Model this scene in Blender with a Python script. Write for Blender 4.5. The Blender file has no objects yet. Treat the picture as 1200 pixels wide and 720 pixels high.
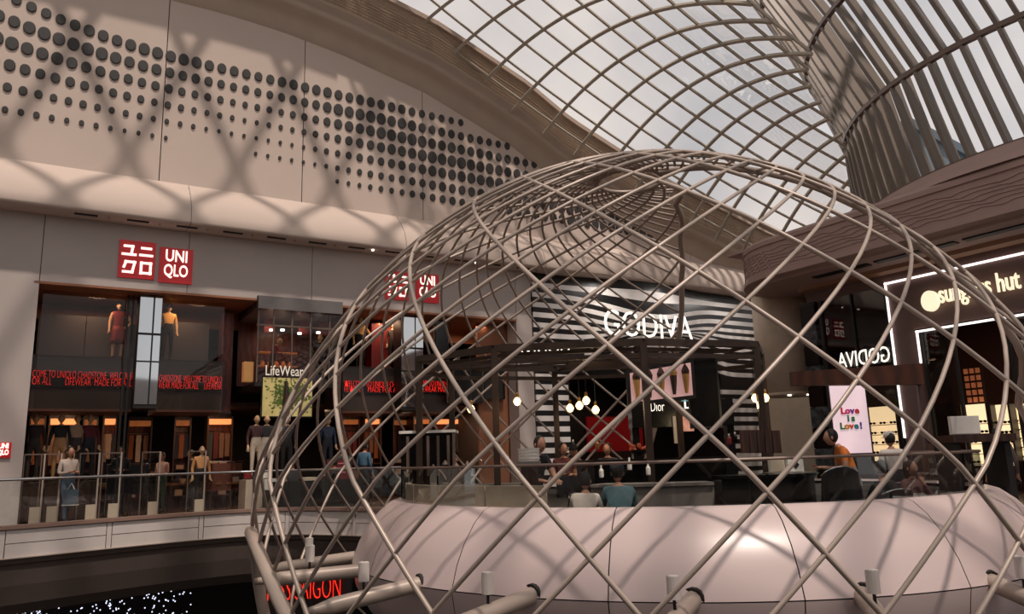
import bpy, bmesh, math, random
import numpy as np
from mathutils import Vector, Matrix
C = bpy.context.scene.collection
random.seed(7)
PI = math.pi

# ------------------------------------------------------------------ camera
F = 905.0; CZ = 1.13
cu = np.array([-140, 4550, -905.]); cu /= np.linalg.norm(cu)
cf = np.array([0, 0, -1.]); cyv = cf - cu * (cf @ cu); cyv /= np.linalg.norm(cyv)
cxv = np.cross(cyv, cu)
CM = np.array([cxv, cyv, cu])                      # world = CM @ cam
cam = bpy.data.cameras.new('camera'); cam.sensor_width = 36; cam.lens = F / 1200 * 36; cam.clip_end = 500
camo = bpy.data.objects.new('camera', cam); C.objects.link(camo)
mw = Matrix([[*CM[0], 0], [*CM[1], 0], [*CM[2], CZ], [0, 0, 0, 1]])
camo.matrix_world = mw
bpy.context.scene.camera = camo

# ------------------------------------------------------------------ colour management, sky, sun
vs = bpy.context.scene.view_settings
vs.view_transform = 'Standard'; vs.look = 'None'; vs.exposure = 0.0; vs.gamma = 1.0; vs.use_curve_mapping = False
world = bpy.data.worlds.new('overcast_sky'); bpy.context.scene.world = world; world.use_nodes = True
nt = world.node_tree; nt.nodes.clear()
wo = nt.nodes.new('ShaderNodeOutputWorld'); bg = nt.nodes.new('ShaderNodeBackground')
tc = nt.nodes.new('ShaderNodeTexCoord'); nz = nt.nodes.new('ShaderNodeTexNoise'); cr = nt.nodes.new('ShaderNodeValToRGB')
nz.inputs['Scale'].default_value = 3.2; nz.inputs['Detail'].default_value = 7
cr.color_ramp.elements[0].position = .33; cr.color_ramp.elements[0].color = (.50, .50, .53, 1)
cr.color_ramp.elements[1].position = .62; cr.color_ramp.elements[1].color = (.80, .74, .71, 1)
nt.links.new(tc.outputs['Generated'], nz.inputs['Vector']); nt.links.new(nz.outputs['Fac'], cr.inputs['Fac'])
nt.links.new(cr.outputs['Color'], bg.inputs['Color']); bg.inputs['Strength'].default_value = 1.12
nt.links.new(bg.outputs[0], wo.inputs[0])
sun = bpy.data.lights.new('sun', 'SUN'); sun.energy = 3.0; sun.angle = math.radians(1.8); sun.color = (1, .88, .79)
suno = bpy.data.objects.new('sun', sun); C.objects.link(suno)
SUNV = Vector((.22, -.38, .90)).normalized()
suno.rotation_euler = SUNV.to_track_quat('Z', 'Y').to_euler()

# ------------------------------------------------------------------ frames
W0 = np.array([-11.1, 18, 0]); DV = np.array([.848, .530, 0]); NV = np.array([.530, -.848, 0])
DV = DV / np.linalg.norm(DV); NV = NV / np.linalg.norm(NV)
def WP(s, t, z):                                   # along the left wall, out from it, up
    return tuple(W0 + s * DV + t * NV + np.array([0, 0, z]))
def ray(px, py): return CM @ np.array([px - 600, 360 - py, -F])
def at(px, py, Y):
    w = ray(px, py); return np.array([0, 0, CZ]) + w * Y / w[1]
def wpx(px, py, t=0):                              # pixel -> (s, z) on a plane parallel to the left wall
    w = ray(px, py); o = np.array([0, 0, CZ]); p0 = W0 + t * NV
    q = o + w * (((p0 - o) @ NV) / (w @ NV)) - W0
    return q @ DV, q[2]
def spx(px, py, s=19.6):                           # pixel -> (t, z) on a plane parallel to the right wall
    w = ray(px, py); o = np.array([0, 0, CZ]); p0 = W0 + s * DV
    q = o + w * (((p0 - o) @ DV) / (w @ DV)) - W0
    return q @ NV, q[2]

# ------------------------------------------------------------------ materials
def lin(c):
    return tuple(((x / 255) / 12.92 if x / 255 <= .04045 else ((x / 255 + .055) / 1.055) ** 2.4) for x in c)
MC = {}
def mat(name, rgb, rough=.6, metal=0, var=.06, scale=4., bump=0., emit=0, bscale=None, spec=.5):
    if name in MC: return MC[name]
    m = bpy.data.materials.new(name); m.use_nodes = True; n = m.node_tree; b = n.nodes['Principled BSDF']
    base = lin(rgb)
    t = n.nodes.new('ShaderNodeTexCoord'); z = n.nodes.new('ShaderNodeTexNoise'); z.inputs['Scale'].default_value = scale
    z.inputs['Detail'].default_value = 5
    r = n.nodes.new('ShaderNodeValToRGB')
    r.color_ramp.elements[0].position = .3; r.color_ramp.elements[1].position = .7
    r.color_ramp.elements[0].color = (*[x * (1 - var) for x in base], 1)
    r.color_ramp.elements[1].color = (*[min(1, x * (1 + var)) for x in base], 1)
    n.links.new(t.outputs['Object'], z.inputs['Vector']); n.links.new(z.outputs['Fac'], r.inputs['Fac'])
    n.links.new(r.outputs['Color'], b.inputs['Base Color'])
    b.inputs['Roughness'].default_value = rough; b.inputs['Metallic'].default_value = metal
    b.inputs['Specular IOR Level'].default_value = spec
    if bump:
        z2 = n.nodes.new('ShaderNodeTexNoise'); z2.inputs['Scale'].default_value = bscale or scale * 8
        bp = n.nodes.new('ShaderNodeBump'); bp.inputs['Strength'].default_value = bump
        n.links.new(t.outputs['Object'], z2.inputs['Vector']); n.links.new(z2.outputs['Fac'], bp.inputs['Height'])
        n.links.new(bp.outputs[0], b.inputs['Normal'])
    if emit:
        n.links.new(r.outputs['Color'], b.inputs['Emission Color']); b.inputs['Emission Strength'].default_value = emit
    MC[name] = m; return m
def glassmat(name, tint=(.93, .95, .94), refl=.09, rough=.02):
    if name in MC: return MC[name]
    m = bpy.data.materials.new(name); m.use_nodes = True; n = m.node_tree; n.nodes.clear()
    o = n.nodes.new('ShaderNodeOutputMaterial'); mx = n.nodes.new('ShaderNodeMixShader')
    tr = n.nodes.new('ShaderNodeBsdfTransparent'); gl = n.nodes.new('ShaderNodeBsdfGlossy')
    tr.inputs[0].default_value = (*tint, 1); gl.inputs['Roughness'].default_value = rough
    lw = n.nodes.new('ShaderNodeLayerWeight'); lw.inputs[0].default_value = .25
    mp = n.nodes.new('ShaderNodeMapRange'); mp.inputs['To Min'].default_value = refl * .4; mp.inputs['To Max'].default_value = min(1, refl * 6)
    n.links.new(lw.outputs['Fresnel'], mp.inputs['Value'])
    n.links.new(mp.outputs[0], mx.inputs[0]); n.links.new(tr.outputs[0], mx.inputs[1]); n.links.new(gl.outputs[0], mx.inputs[2])
    n.links.new(mx.outputs[0], o.inputs[0]); MC[name] = m; return m
def woodmat(name, a, b_, rough=.5, scale=1.2):
    if name in MC: return MC[name]
    m = mat(name, a, rough); n = m.node_tree; b = n.nodes['Principled BSDF']
    w = n.nodes.new('ShaderNodeTexWave'); w.inputs['Scale'].default_value = scale; w.inputs['Distortion'].default_value = 6
    r = n.nodes.new('ShaderNodeValToRGB'); r.color_ramp.elements[0].color = (*lin(a), 1); r.color_ramp.elements[1].color = (*lin(b_), 1)
    t = n.nodes.new('ShaderNodeTexCoord')
    n.links.new(t.outputs['Object'], w.inputs['Vector']); n.links.new(w.outputs['Fac'], r.inputs['Fac']); n.links.new(r.outputs['Color'], b.inputs['Base Color'])
    return m

PLASTER = mat('warm_plaster', (206, 188, 176), .75, var=.03, scale=.7, bump=.05, bscale=30)
PLASTER2 = mat('fascia_paint', (186, 174, 168), .7, var=.03, scale=1.2)
CORNICE = mat('cornice_paint', (186, 166, 150), .7, var=.05, scale=2)
RIBBED = woodmat('ribbed_timber_strip', (176, 152, 128), (150, 128, 106), .7, 6)
DISC = mat('dark_disc', (52, 50, 48), .55, var=.15, scale=2)
STEEL = mat('taupe_painted_steel', (176, 160, 148), .38, .15, var=.05, scale=3)
STEELD = mat('brown_edge_steel', (112, 94, 84), .45, .2)
ROOFST = mat('roof_grid_steel', (182, 172, 156), .5, .1, var=.06)
FIN = mat('fin_brown_aluminium', (120, 108, 97), .5, .1, var=.05, scale=1)
PODIUM = mat('pink_pearl_lacquer', (202, 183, 180), .31, .0, var=.025, scale=.8)
DARK = mat('near_black', (20, 18, 18), .5)
BLACKG = mat('gloss_black', (16, 15, 15), .18)
GAP = mat('dark_joint', (40, 34, 32), .8)
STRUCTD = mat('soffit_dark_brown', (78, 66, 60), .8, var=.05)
FLOORM = mat('polished_stone_floor', (92, 74, 66), .22, var=.12, scale=.8)
COPING = mat('brown_stone_coping', (142, 114, 102), .4, var=.08, scale=2)
WHITEP = mat('white_balcony_panel', (214, 204, 198), .45, var=.03)
PINKST = mat('mauve_rendered_stone', (170, 143, 135), .7, var=.05, scale=1.5, bump=.05)
PINKD = mat('mauve_brown_wall', (112, 88, 84), .6, var=.05)
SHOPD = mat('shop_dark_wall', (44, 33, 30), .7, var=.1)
TAN = mat('tan_lit_panel', (150, 98, 70), .6, var=.06)
REDP = mat('deep_red_panel', (120, 22, 20), .45, var=.1)
REDWOOD = woodmat('red_brown_timber', (96, 34, 22), (60, 22, 16), .4, 2)
BROWNW = woodmat('dark_brown_timber', (64, 38, 28), (42, 26, 20), .4, 2)
SIGNRED = mat('sign_red', (190, 22, 30), .35, emit=.18)
WHITEE = mat('lit_white_letter', (255, 246, 232), .5, emit=1.1, var=0)
WHITES = mat('white_lacquer', (232, 226, 218), .4)
CREAM = mat('cream_wall', (190, 172, 152), .6)
BEIGE = mat('beige_counter_panel', (200, 182, 160), .5, var=.06)
LEDRED = mat('red_led', (255, 40, 30), .5, emit=1.6, var=0)
NEON = mat('red_neon', (255, 42, 26), .5, emit=1.5, var=0)
WARM = mat('warm_lit_strip', (255, 156, 92), .5, emit=.95, var=0)
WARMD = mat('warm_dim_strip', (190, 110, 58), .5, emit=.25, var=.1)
BULB = mat('glowing_bulb', (255, 214, 150), .5, emit=3., var=0)
SPOT = mat('spot_lamp', (255, 240, 220), .5, emit=5., var=0)
STAR = mat('twinkle_light', (225, 230, 255), .5, emit=1.6, var=0)
DISPL = mat('backlit_display', (255, 224, 176), .5, emit=1.1, var=.03)
MIRROR = mat('mirror_glass', (190, 196, 200), .04, 1., var=0)
GREYF = mat('grey_metal_fascia', (118, 112, 110), .4, .3)
COUNTER = mat('grey_stone_counter', (120, 112, 106), .35)
BRASS = mat('brass', (190, 140, 80), .3, .9)
CHROME = mat('chrome', (200, 200, 200), .15, 1)
GL = glassmat('clear_glass', refl=.07)
GLD = glassmat('shop_glass', (.86, .84, .82), refl=.035)
GLROOF = glassmat('roof_glass', (.95, .94, .93), refl=.03)
GLDARK = glassmat('smoked_glass', (.28, .26, .26), refl=.12)

# ------------------------------------------------------------------ mesh builder
OFF = {}
class MB:
    def __init__(s): s.v = []; s.f = []
    def box8(s, p):                                # 8 points: bottom ring 0-3, top ring 4-7
        k = len(s.v); s.v += [tuple(q) for q in p]
        for f in ((0, 3, 2, 1), (4, 5, 6, 7), (0, 1, 5, 4), (1, 2, 6, 5), (2, 3, 7, 6), (3, 0, 4, 7)): s.f.append(tuple(k + i for i in f))
        return s
    def wbox(s, s0, s1, t0, t1, z0, z1):           # box in wall frame
        s.box8([WP(s0, t0, z0), WP(s1, t0, z0), WP(s1, t1, z0), WP(s0, t1, z0), WP(s0, t0, z1), WP(s1, t0, z1), WP(s1, t1, z1), WP(s0, t1, z1)]); return s
    def box(s, x0, x1, y0, y1, z0, z1):
        s.box8([(x0, y0, z0), (x1, y0, z0), (x1, y1, z0), (x0, y1, z0), (x0, y0, z1), (x1, y0, z1), (x1, y1, z1), (x0, y1, z1)]); return s
    def tube(s, P, r, n=8, closed=False, cap=True):
        P = [Vector(p) for p in P]; m = len(P); R = r if hasattr(r, '__len__') else [r] * m
        T = []
        for i in range(m):
            a = P[i - 1] if (i > 0 or closed) else P[i]; b = P[(i + 1) % m] if (i < m - 1 or closed) else P[i]
            T.append((b - a).normalized())
        up = Vector((0, 0, 1)) if abs(T[0].z) < .9 else Vector((1, 0, 0))
        u = T[0].cross(up).normalized(); k = len(s.v)
        for i in range(m):
            if i: u = (u - T[i] * u.dot(T[i])).normalized()
            w = T[i].cross(u)
            for j in range(n):
                a = 2 * PI * j / n; s.v.append(tuple(P[i] + (u * math.cos(a) + w * math.sin(a)) * R[i]))
        for i in range(m if closed else m - 1):
            i2 = (i + 1) % m
            for j in range(n):
                j2 = (j + 1) % n; s.f.append((k + i * n + j, k + i * n + j2, k + i2 * n + j2, k + i2 * n + j))
        if cap and not closed:
            s.f.append(tuple(k + j for j in range(n))[::-1]); s.f.append(tuple(k + (m - 1) * n + j for j in range(n)))
        return s
    def bar(s, P, U, w, h):                        # rectangular section swept along P; U = up vectors
        P = [Vector(p) for p in P]; m = len(P); k = len(s.v)
        for i in range(m):
            t = (P[min(i + 1, m - 1)] - P[max(i - 1, 0)]).normalized(); u = Vector(U[i]); u = (u - t * u.dot(t)).normalized(); sd = t.cross(u)
            for a, b in ((-1, -1), (1, -1), (1, 1), (-1, 1)): s.v.append(tuple(P[i] + sd * (a * w / 2) + u * (b * h / 2)))
        for i in range(m - 1):
            for j in range(4):
                j2 = (j + 1) % 4; s.f.append((k + i * 4 + j, k + i * 4 + j2, k + i * 4 + 4 + j2, k + i * 4 + 4 + j))
        s.f.append((k + 3, k + 2, k + 1, k)); s.f.append(tuple(k + (m - 1) * 4 + j for j in range(4)))
        return s
    def lathe(s, prof, c=(0, 0, 0), n=16, a0=0, a1=2 * PI):
        full = abs(a1 - a0 - 2 * PI) < 1e-6; k = len(s.v); m = n if full else n + 1
        for r, z in prof:
            for j in range(m):
                a = a0 + (a1 - a0) * j / n; s.v.append((c[0] + r * math.sin(a), c[1] - r * math.cos(a), c[2] + z))
        for i in range(len(prof) - 1):
            for j in range(n):
                j2 = (j + 1) % m; s.f.append((k + i * m + j, k + i * m + j2, k + (i + 1) * m + j2, k + (i + 1) * m + j))
        if full:
            if prof[0][0] > 1e-4: s.f.append(tuple(k + j for j in range(n))[::-1])
            if prof[-1][0] > 1e-4: s.f.append(tuple(k + (len(prof) - 1) * n + j for j in range(n)))
        return s
    def prism(s, poly, z0, z1):                    # horizontal polygon extruded
        k = len(s.v); n = len(poly)
        s.v += [(p[0], p[1], z0) for p in poly] + [(p[0], p[1], z1) for p in poly]
        s.f.append(tuple(range(k, k + n))[::-1]); s.f.append(tuple(range(k + n, k + 2 * n)))
        for i in range(n):
            j = (i + 1) % n; s.f.append((k + i, k + j, k + n + j, k + n + i))
        return s
    def ribbon(s, A, B, th):                       # slab between two polylines, thickness vector th
        m = len(A); k = len(s.v); th = Vector(th) if not isinstance(th, list) else th
        for i in range(m):
            h = th[i] if isinstance(th, list) else th
            a, b = Vector(A[i]), Vector(B[i])
            s.v += [tuple(a), tuple(b), tuple(b + Vector(h)), tuple(a + Vector(h))]
        for i in range(m - 1):
            for j in range(4):
                j2 = (j + 1) % 4; s.f.append((k + i * 4 + j, k + i * 4 + j2, k + i * 4 + 4 + j2, k + i * 4 + 4 + j))
        s.f.append((k + 3, k + 2, k + 1, k)); s.f.append(tuple(k + (m - 1) * 4 + j for j in range(4)))
        return s
    def ball(s, c, rx, ry=None, rz=None, n=8, m=6):
        ry = ry or rx; rz = rz or rx; k = len(s.v)
        for i in range(1, m):
            th = PI * i / m
            for j in range(n):
                a = 2 * PI * j / n; s.v.append((c[0] + rx * math.sin(th) * math.cos(a), c[1] + ry * math.sin(th) * math.sin(a), c[2] + rz * math.cos(th)))
        t = len(s.v); s.v += [(c[0], c[1], c[2] + rz), (c[0], c[1], c[2] - rz)]
        for j in range(n):
            j2 = (j + 1) % n; s.f.append((t, k + j, k + j2)); s.f.append((t + 1, k + (m - 2) * n + j2, k + (m - 2) * n + j))
            for i in range(m - 2): s.f.append((k + i * n + j, k + (i + 1) * n + j, k + (i + 1) * n + j2, k + i * n + j2))
        return s
    def build(s, name, m, parent=None, smooth=False, raw=False):
        off = Vector((0, 0, 0)) if raw else OFF.get(parent.as_pointer() if parent else None, Vector((0, 0, 0)))
        me = bpy.data.meshes.new(name); me.from_pydata([tuple(Vector(p) - off) for p in s.v], [], s.f)
        b = bmesh.new(); b.from_mesh(me); bmesh.ops.recalc_face_normals(b, faces=b.faces); b.to_mesh(me); b.free()
        if smooth: me.shade_smooth()
        me.materials.append(m)
        o = bpy.data.objects.new(name, me); C.objects.link(o)
        if parent: o.parent = parent
        OFF[o.as_pointer()] = off
        return o
KEEP = []
def tag(o, label=None, cat=None, group=None, kind=None):
    if label: o['label'] = label
    if cat: o['category'] = cat
    if group: o['group'] = group
    if kind: o['kind'] = kind
    return o
def thing(name, label, cat, loc=(0, 0, 0), group=None, kind=None, rz=0):
    o = bpy.data.objects.new(name, None); C.objects.link(o); o.location = loc; o.empty_display_size = .1; o.rotation_euler.z = rz
    OFF[o.as_pointer()] = Vector(loc); KEEP.append(o)
    return tag(o, label, cat, group, kind)
def struct(name): return thing(name, None, None, kind='structure')
def wlook(t0, z0): pass
ICO = {}
def share(me_obj, name, parent, loc=None, scale=None):
    o = me_obj.copy(); o.name = name; C.objects.link(o); o.parent = parent
    return o
def dup(root, loc=None, rz=None, label=None, group=None):
    r = root.copy(); C.objects.link(r)
    if loc is not None: r.location = loc
    if rz is not None: r.rotation_euler.z = rz
    if label: r['label'] = label
    if group: r['group'] = group
    for ch in list(root.children):
        c = ch.copy(); C.objects.link(c); c.parent = r
        for g in ch.children:
            q = g.copy(); C.objects.link(q); q.parent = c
    return r
def wedge(poly_st, z0, z1): return [WP(a, b, 0)[:2] for a, b in poly_st]
def text(s, size, m, org, xd, parent=None, name='lettering', ext=.01, off=0., align='CENTER', mirror=False, up=(0, 0, 1), sx=1., fit=None):
    cu_ = bpy.data.curves.new('t', 'FONT'); cu_.body = s; cu_.size = size; cu_.extrude = ext; cu_.offset = off; cu_.align_x = align; cu_.align_y = 'BOTTOM'
    cu_.resolution_u = 3
    to = bpy.data.objects.new('t', cu_); C.objects.link(to); bpy.context.view_layer.update()
    dg = bpy.context.evaluated_depsgraph_get(); me = bpy.data.meshes.new_from_object(to.evaluated_get(dg)); bpy.data.objects.remove(to)
    xd = Vector(xd).normalized(); up = Vector(up); nd = xd.cross(up)
    if fit:
        xs_ = [v.co.x for v in me.vertices]; sx = fit / (max(xs_) - min(xs_))
    if mirror: xd_ = -xd
    else: xd_ = xd
    o3 = Vector(org); off_ = OFF.get(parent.as_pointer() if parent else None, Vector((0, 0, 0)))
    for v in me.vertices:
        v.co = o3 + xd_ * (v.co.x * sx) + up * v.co.y + nd * v.co.z - off_
    me.materials.clear(); me.materials.append(m); me.name = name
    o = bpy.data.objects.new(name, me); C.objects.link(o)
    if parent: o.parent = parent
    return o
dvec = Vector(DV); nvec = Vector(NV)
RX = -nvec                                         # reading direction on left wall is +d; on right wall it is +t (towards camera)

# ================================================================== SETTING: LEFT WALL
# arch line of the wall top (s -> z) and of the outer cornice edge
topS = [-9, -4, 0, 3.78, 5.4, 7.16, 10.07, 13.31, 15.06, 19, 25, 29]; topZ = [13.2, 14.0, 14.4, 14.45, 14.35, 14.11, 13.49, 12.29, 11.35, 9.95, 8.5, 8.3]
def ztop(s): return float(np.interp(s, topS, topZ))
lw = struct('wall_left')
MB().ribbon([WP(q, -.35, 5.7) for q in np.linspace(-9, 29.5, 50)], [WP(q, -.35, ztop(q) + .3) for q in np.linspace(-9, 29.5, 50)], nvec * .1).build('backing', GAP, lw)
seams = [-9, -5.2, -1.6, 2.27, 6.05, 9.9, 13.8, 17.6, 21.4, 25.2, 29.5]
for a, b in zip(seams, seams[1:]):
    m = MB(); k = 10; A = []; B = []
    for i in range(k + 1):
        s = a + .012 + (b - a - .024) * i / k; A.append(WP(s, -.25, 8.3)); B.append(WP(s, -.25, ztop(s) + .1))
    m.ribbon(A, B, nvec * .25); m.build('wall_panel', PLASTER, lw)
# discs
proto = MB()
k = 20
proto.v += [(math.cos(2 * PI * i / k), 0, math.sin(2 * PI * i / k)) for i in range(k)] + [(math.cos(2 * PI * i / k), -.5, math.sin(2 * PI * i / k)) for i in range(k)] \
    + [(.86 * math.cos(2 * PI * i / k), -.62, .86 * math.sin(2 * PI * i / k)) for i in range(k)]
for i in range(k):
    j = (i + 1) % k; proto.f += [(i, j, k + j, k + i), (k + i, k + j, 2 * k + j, 2 * k + i)]
proto.f.append(tuple(range(2 * k, 3 * k)))
rows = [12.2, 11.72, 11.25, 10.78, 10.31, 9.84, 9.42, 8.98]
cols = []; s = -8.5
while s < 21: cols.append(s); s += .325 + .0028 * max(0, s)
sh = -1.22 - min(cols, key=lambda q: abs(q + 1.22)); discs = []
for s in cols:
    s += sh
    for r_, z in enumerate(rows):
        zz = z + (.034 * max(0, 2.9 - s) ** 2) * max(0, (5 - r_) / 5) if s > -3 else z + (.034 * 5.9 ** 2) * max(0, (5 - r_) / 5)
        # wave of sizes: centre of the band of big discs, upper and lower cut
        cband = np.interp(s, [-8, -1.2, 1, 2.4, 6.0, 6.6, 7.2, 8.5, 9.5, 10.2, 12, 13, 15, 18], [11.5, 11.75, 12.0, 12.2, 12.2, 12.0, 11.7, 11.5, 11.2, 10.8, 10.6, 10.3, 9.9, 9.6])
        pk = np.interp(s, [-2, 2.4, 4.5, 6.2, 7.2, 8.5, 20], [.152, .137, .112, .128, .145, .157, .16])
        rad = pk - .0195 * abs(zz - cband) / .475 + .004 * math.sin(s * 5.1 + zz * 3)
        top = np.interp(s, [-3, 9.2, 11.3, 11.4, 13.3, 13.4, 21], [13.5, 12.4, 12.3, 11.8, 11.8, 11.4, 11.4])
        bot = np.interp(s, [-1.3, .4, .5, 4.2, 4.6, 7.0, 7.1, 21], [9.7, 9.7, 9.83, 9.83, 9.8, 9.8, 9.38, 9.38])
        if .5 < s < 2.6: bot = 9.83
        if 2.5 < s < 4.6: bot = 10.2
        if zz > top or zz < bot - .02 or zz > ztop(s) - .3: continue
        discs.append((max(.045, rad), s, zz))
discs.sort(key=lambda q: -q[0] * (1 if -1.6 < q[1] < 15.5 else .1))
base = None
rest = MB()
for n_, (rad, s, z) in enumerate(discs):
    if n_ < 295:
        if base is None:
            base = proto.build('disc', DISC, lw, raw=True); o = base
        else:
            o = base.copy(); C.objects.link(o)
        o.location = WP(s, 0, z); o.rotation_euler.z = math.atan2(DV[1], DV[0]); o.scale = (rad, .07, rad * 1.27)
        o.parent = lw
    else:
        kk = len(rest.v)
        for v in proto.v: rest.v.append(WP(s + v[0] * rad, -v[1] * .07, z + v[2] * rad * 1.27))
        rest.f += [tuple(kk + i for i in f) for f in proto.f]
tag(rest.build('disc_field', DISC, lw), kind='stuff')
# cornice: roll moulding following the arch, flat strip and ribbed edge
cor = thing('trim_cornice', None, None, kind='structure')
def arch_pts(dz, t, n=60, s0=-9, s1=29): return [WP(s0 + (s1 - s0) * i / n, t, ztop(s0 + (s1 - s0) * i / n) + dz) for i in range(n + 1)]
prof = [(0, -.55), (.12, -.42), (.2, -.2), (.34, -.02), (.55, .06), (.62, .16), (.62, .3), (.78, .36), (.82, .44)]
for q, nm, mm in ((prof, 'roll_moulding', CORNICE), ([(.82, .44), (.86, .9), (.92, 1.32)], 'ribbed_strip', RIBBED), ([(.92, 1.32), (1.02, 1.34), (1.02, 1.5), (.6, 1.6), (-.3, 1.6)], 'edge_trim', CORNICE)):
    m = MB(); n = 70
    for i in range(n + 1):
        s = -9 + 38 * i / n
        for t, dz in q: m.v.append(WP(s, t, ztop(s) + dz))
    L = len(q)
    for i in range(n):
        for j in range(L - 1): m.f.append((i * L + j, (i + 1) * L + j, (i + 1) * L + j + 1, i * L + j + 1))
    m.build(nm, mm, cor, smooth=(nm == 'roll_moulding'))
m = MB()
for k in range(9): m.tube(arch_pts(.52 + k * .095, .845 + .008 * k, 70), .013, 4)
m.build('rib_line', CORNICE, cor)
# cove band between upper wall and shopfronts
cove = thing('trim_cove', None, None, kind='structure')
prof = [(0, 8.62), (.06, 8.55), (.34, 8.28), (.6, 7.95), (.72, 7.62), (.75, 7.40), (.72, 7.33), (.5, 7.33), (0, 7.33)]
for a, b in zip([-9, -3, 3, 9, 14, 19.5], [-3, 3, 9, 14, 19.5, 26.2]):
    m = MB(); n = 8
    for i in range(n + 1):
        s = a + .006 + (b - a - .012) * i / n
        for t, z in prof: m.v.append(WP(s, t, z))
    L = len(prof)
    for i in range(n):
        for j in range(L - 1): m.f.append((i * L + j, (i + 1) * L + j, (i + 1) * L + j + 1, i * L + j + 1))
    m.build('cove_section', PLASTER, cove, smooth=True)
for i in range(12):                                # little soffit lamps and slots
    s = .4 + i * 1.15
    MB().wbox(s, s + .5, .42, .5, 7.3, 7.335).build('slot', DARK, cove)
    MB().lathe([(.0, 0), (.035, 0), (.035, .03), (0, .03)], WP(s + .75, .46, 7.29), 8).build('soffit_lamp', SPOT if i in (6, 7, 9) else CHROME, cove)
# lower fascia wall above the shopfronts and piers
lf = struct('wall_shopfront')
for a, b in zip([-9, -5.5, -.19, 3.1, 6.4, 9.7, 13.24], [-5.5, -.19, 3.1, 6.4, 9.7, 13.24, 13.85]):
    MB().wbox(a + .008, b - .008, -.6, 0, 5.68, 7.34).build('wall_panel', PLASTER2, lf)
MB().wbox(-9, -.19, -.6, 0, -.3, 5.68).build('pier', PLASTER2, lf)
MB().wbox(13.24, 13.85, -.6, 0, -.3, 5.68).build('pier', PLASTER2, lf)
MB().wbox(24.64, 30, -.6, 0, -.3, 8.4).build('pier', CREAM, lf)
MB().wbox(13.85, 24.64, -.6, -.4, 6.9, 8.4).build('wall_panel', DARK, lf)

# ================================================================== ROOF GRIDSHELL
RV = [1.16040, .3576, 9.5511, .7182, .1179, .7215, 14.8924, -.6869, .0133, .3481, -.0375, -.0510, .0174]
def roofpt(i, j):
    a, b, s0, c, e, t0, z0, k1, k2, m1, m2, x1, x2 = RV
    return Vector(WP(s0 + a * i + b * j + x1 * i * j, t0 + c * j + e * i, z0 + k1 * i + k2 * i * i + m1 * j + m2 * j * j + x2 * i * j))
def roofn(i, j):
    a = roofpt(i + .1, j) - roofpt(i - .1, j); b = roofpt(i, j + .1) - roofpt(i, j - .1); n = a.cross(b).normalized()
    return n if n.z > 0 else -n
MB().ribbon([WP(q, .3, ztop(q) + 1.62) for q in np.linspace(-9, 7, 20)], [WP(q, 1.5, ztop(q) + 1.62) for q in np.linspace(-9, 7, 20)], (0, 0, .12)).build('shade_strip', CORNICE, cor)  # unseen strip added above the cornice to lower its shadow on the wall
roof = thing('ceiling', None, None, kind='structure')
I0, I1, J0, J1 = -3, 21, 0, 12
def jmax(i): return float(np.interp(i, [6, 7, 8, 9, 10, 11, 12, 13, 14, 15, 17, 20], [11.0, 10.0, 9.2, 8.7, 8.1, 7.6, 6.9, 6.2, 5.5, 5, 4.4, 4]))
panes = []
DCX, DCY = 18.02, 20.89
rings = [(7.7, 7.40), (8.0, 7.46), (10.88, 7.57), (13.67, 8.48), (16.62, 9.65), (20., 11.3)]
def indrum(p): return math.hypot(p.x - DCX, p.y - DCY) < float(np.interp(p.z, [q[0] for q in rings], [q[1] for q in rings])) - .3
for i in range(I0, I1):
    for j in range(J0, J1):
        q = [roofpt(i, j), roofpt(i + 1, j), roofpt(i + 1, j + 1), roofpt(i, j + 1)]
        if any(indrum(x) for x in q) or j + 1 > jmax(i + 1) + .3: continue
        m = MB(); u = roofn(i + .5, j + .5) * .02
        c = sum(q, Vector()) / 4
        q = [c + (x - c) * .96 for x in q]
        m.box8([x + u for x in q] + [x + u * 2 for x in q]); panes.append((i, j, m))
big = MB()
cnt = 0
for i, j, m in panes:
    if i >= -4 and i < 16 and cnt < 290: m.build('roof_pane', GLROOF, roof); cnt += 1
    else:
        k = len(big.v); big.v += m.v; big.f += [tuple(k + x for x in f) for f in m.f]
tag(big.build('roof_glazing', GLROOF, roof), kind='stuff')
for i in range(I0, I1 + 1):
    JM = min(J1, jmax(i)); P = [roofpt(i, J0 - .6 + (JM - J0 + .6) * k / 30) for k in range(31)]; U = [roofn(i, J0 - .6 + (JM - J0 + .6) * k / 30) for k in range(31)]
    L_ = [(p, u) for p, u in zip(P, U) if not indrum(p)]; P = [q[0] for q in L_]; U = [q[1] for q in L_]
    if len(P) > 1: MB().bar([p - u * .06 for p, u in zip(P, U)], U, .098, .09).build('roof_rib', ROOFST, roof)
for j in range(J0, J1 + 1):
    KS = [I0 + (I1 - I0) * k / 60 for k in range(61)]; KS = [q for q in KS if j <= jmax(q) + .02]
    if len(KS) < 2: continue
    P = [roofpt(q, j) for q in KS]; U = [roofn(q, j) for q in KS]
    L_ = [(p, u) for p, u in zip(P, U) if not indrum(p)]; P = [q[0] for q in L_]; U = [q[1] for q in L_]
    MB().bar([p - u * .03 for p, u in zip(P, U)], U, .062, .07).build('roof_purlin', ROOFST, roof)
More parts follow.
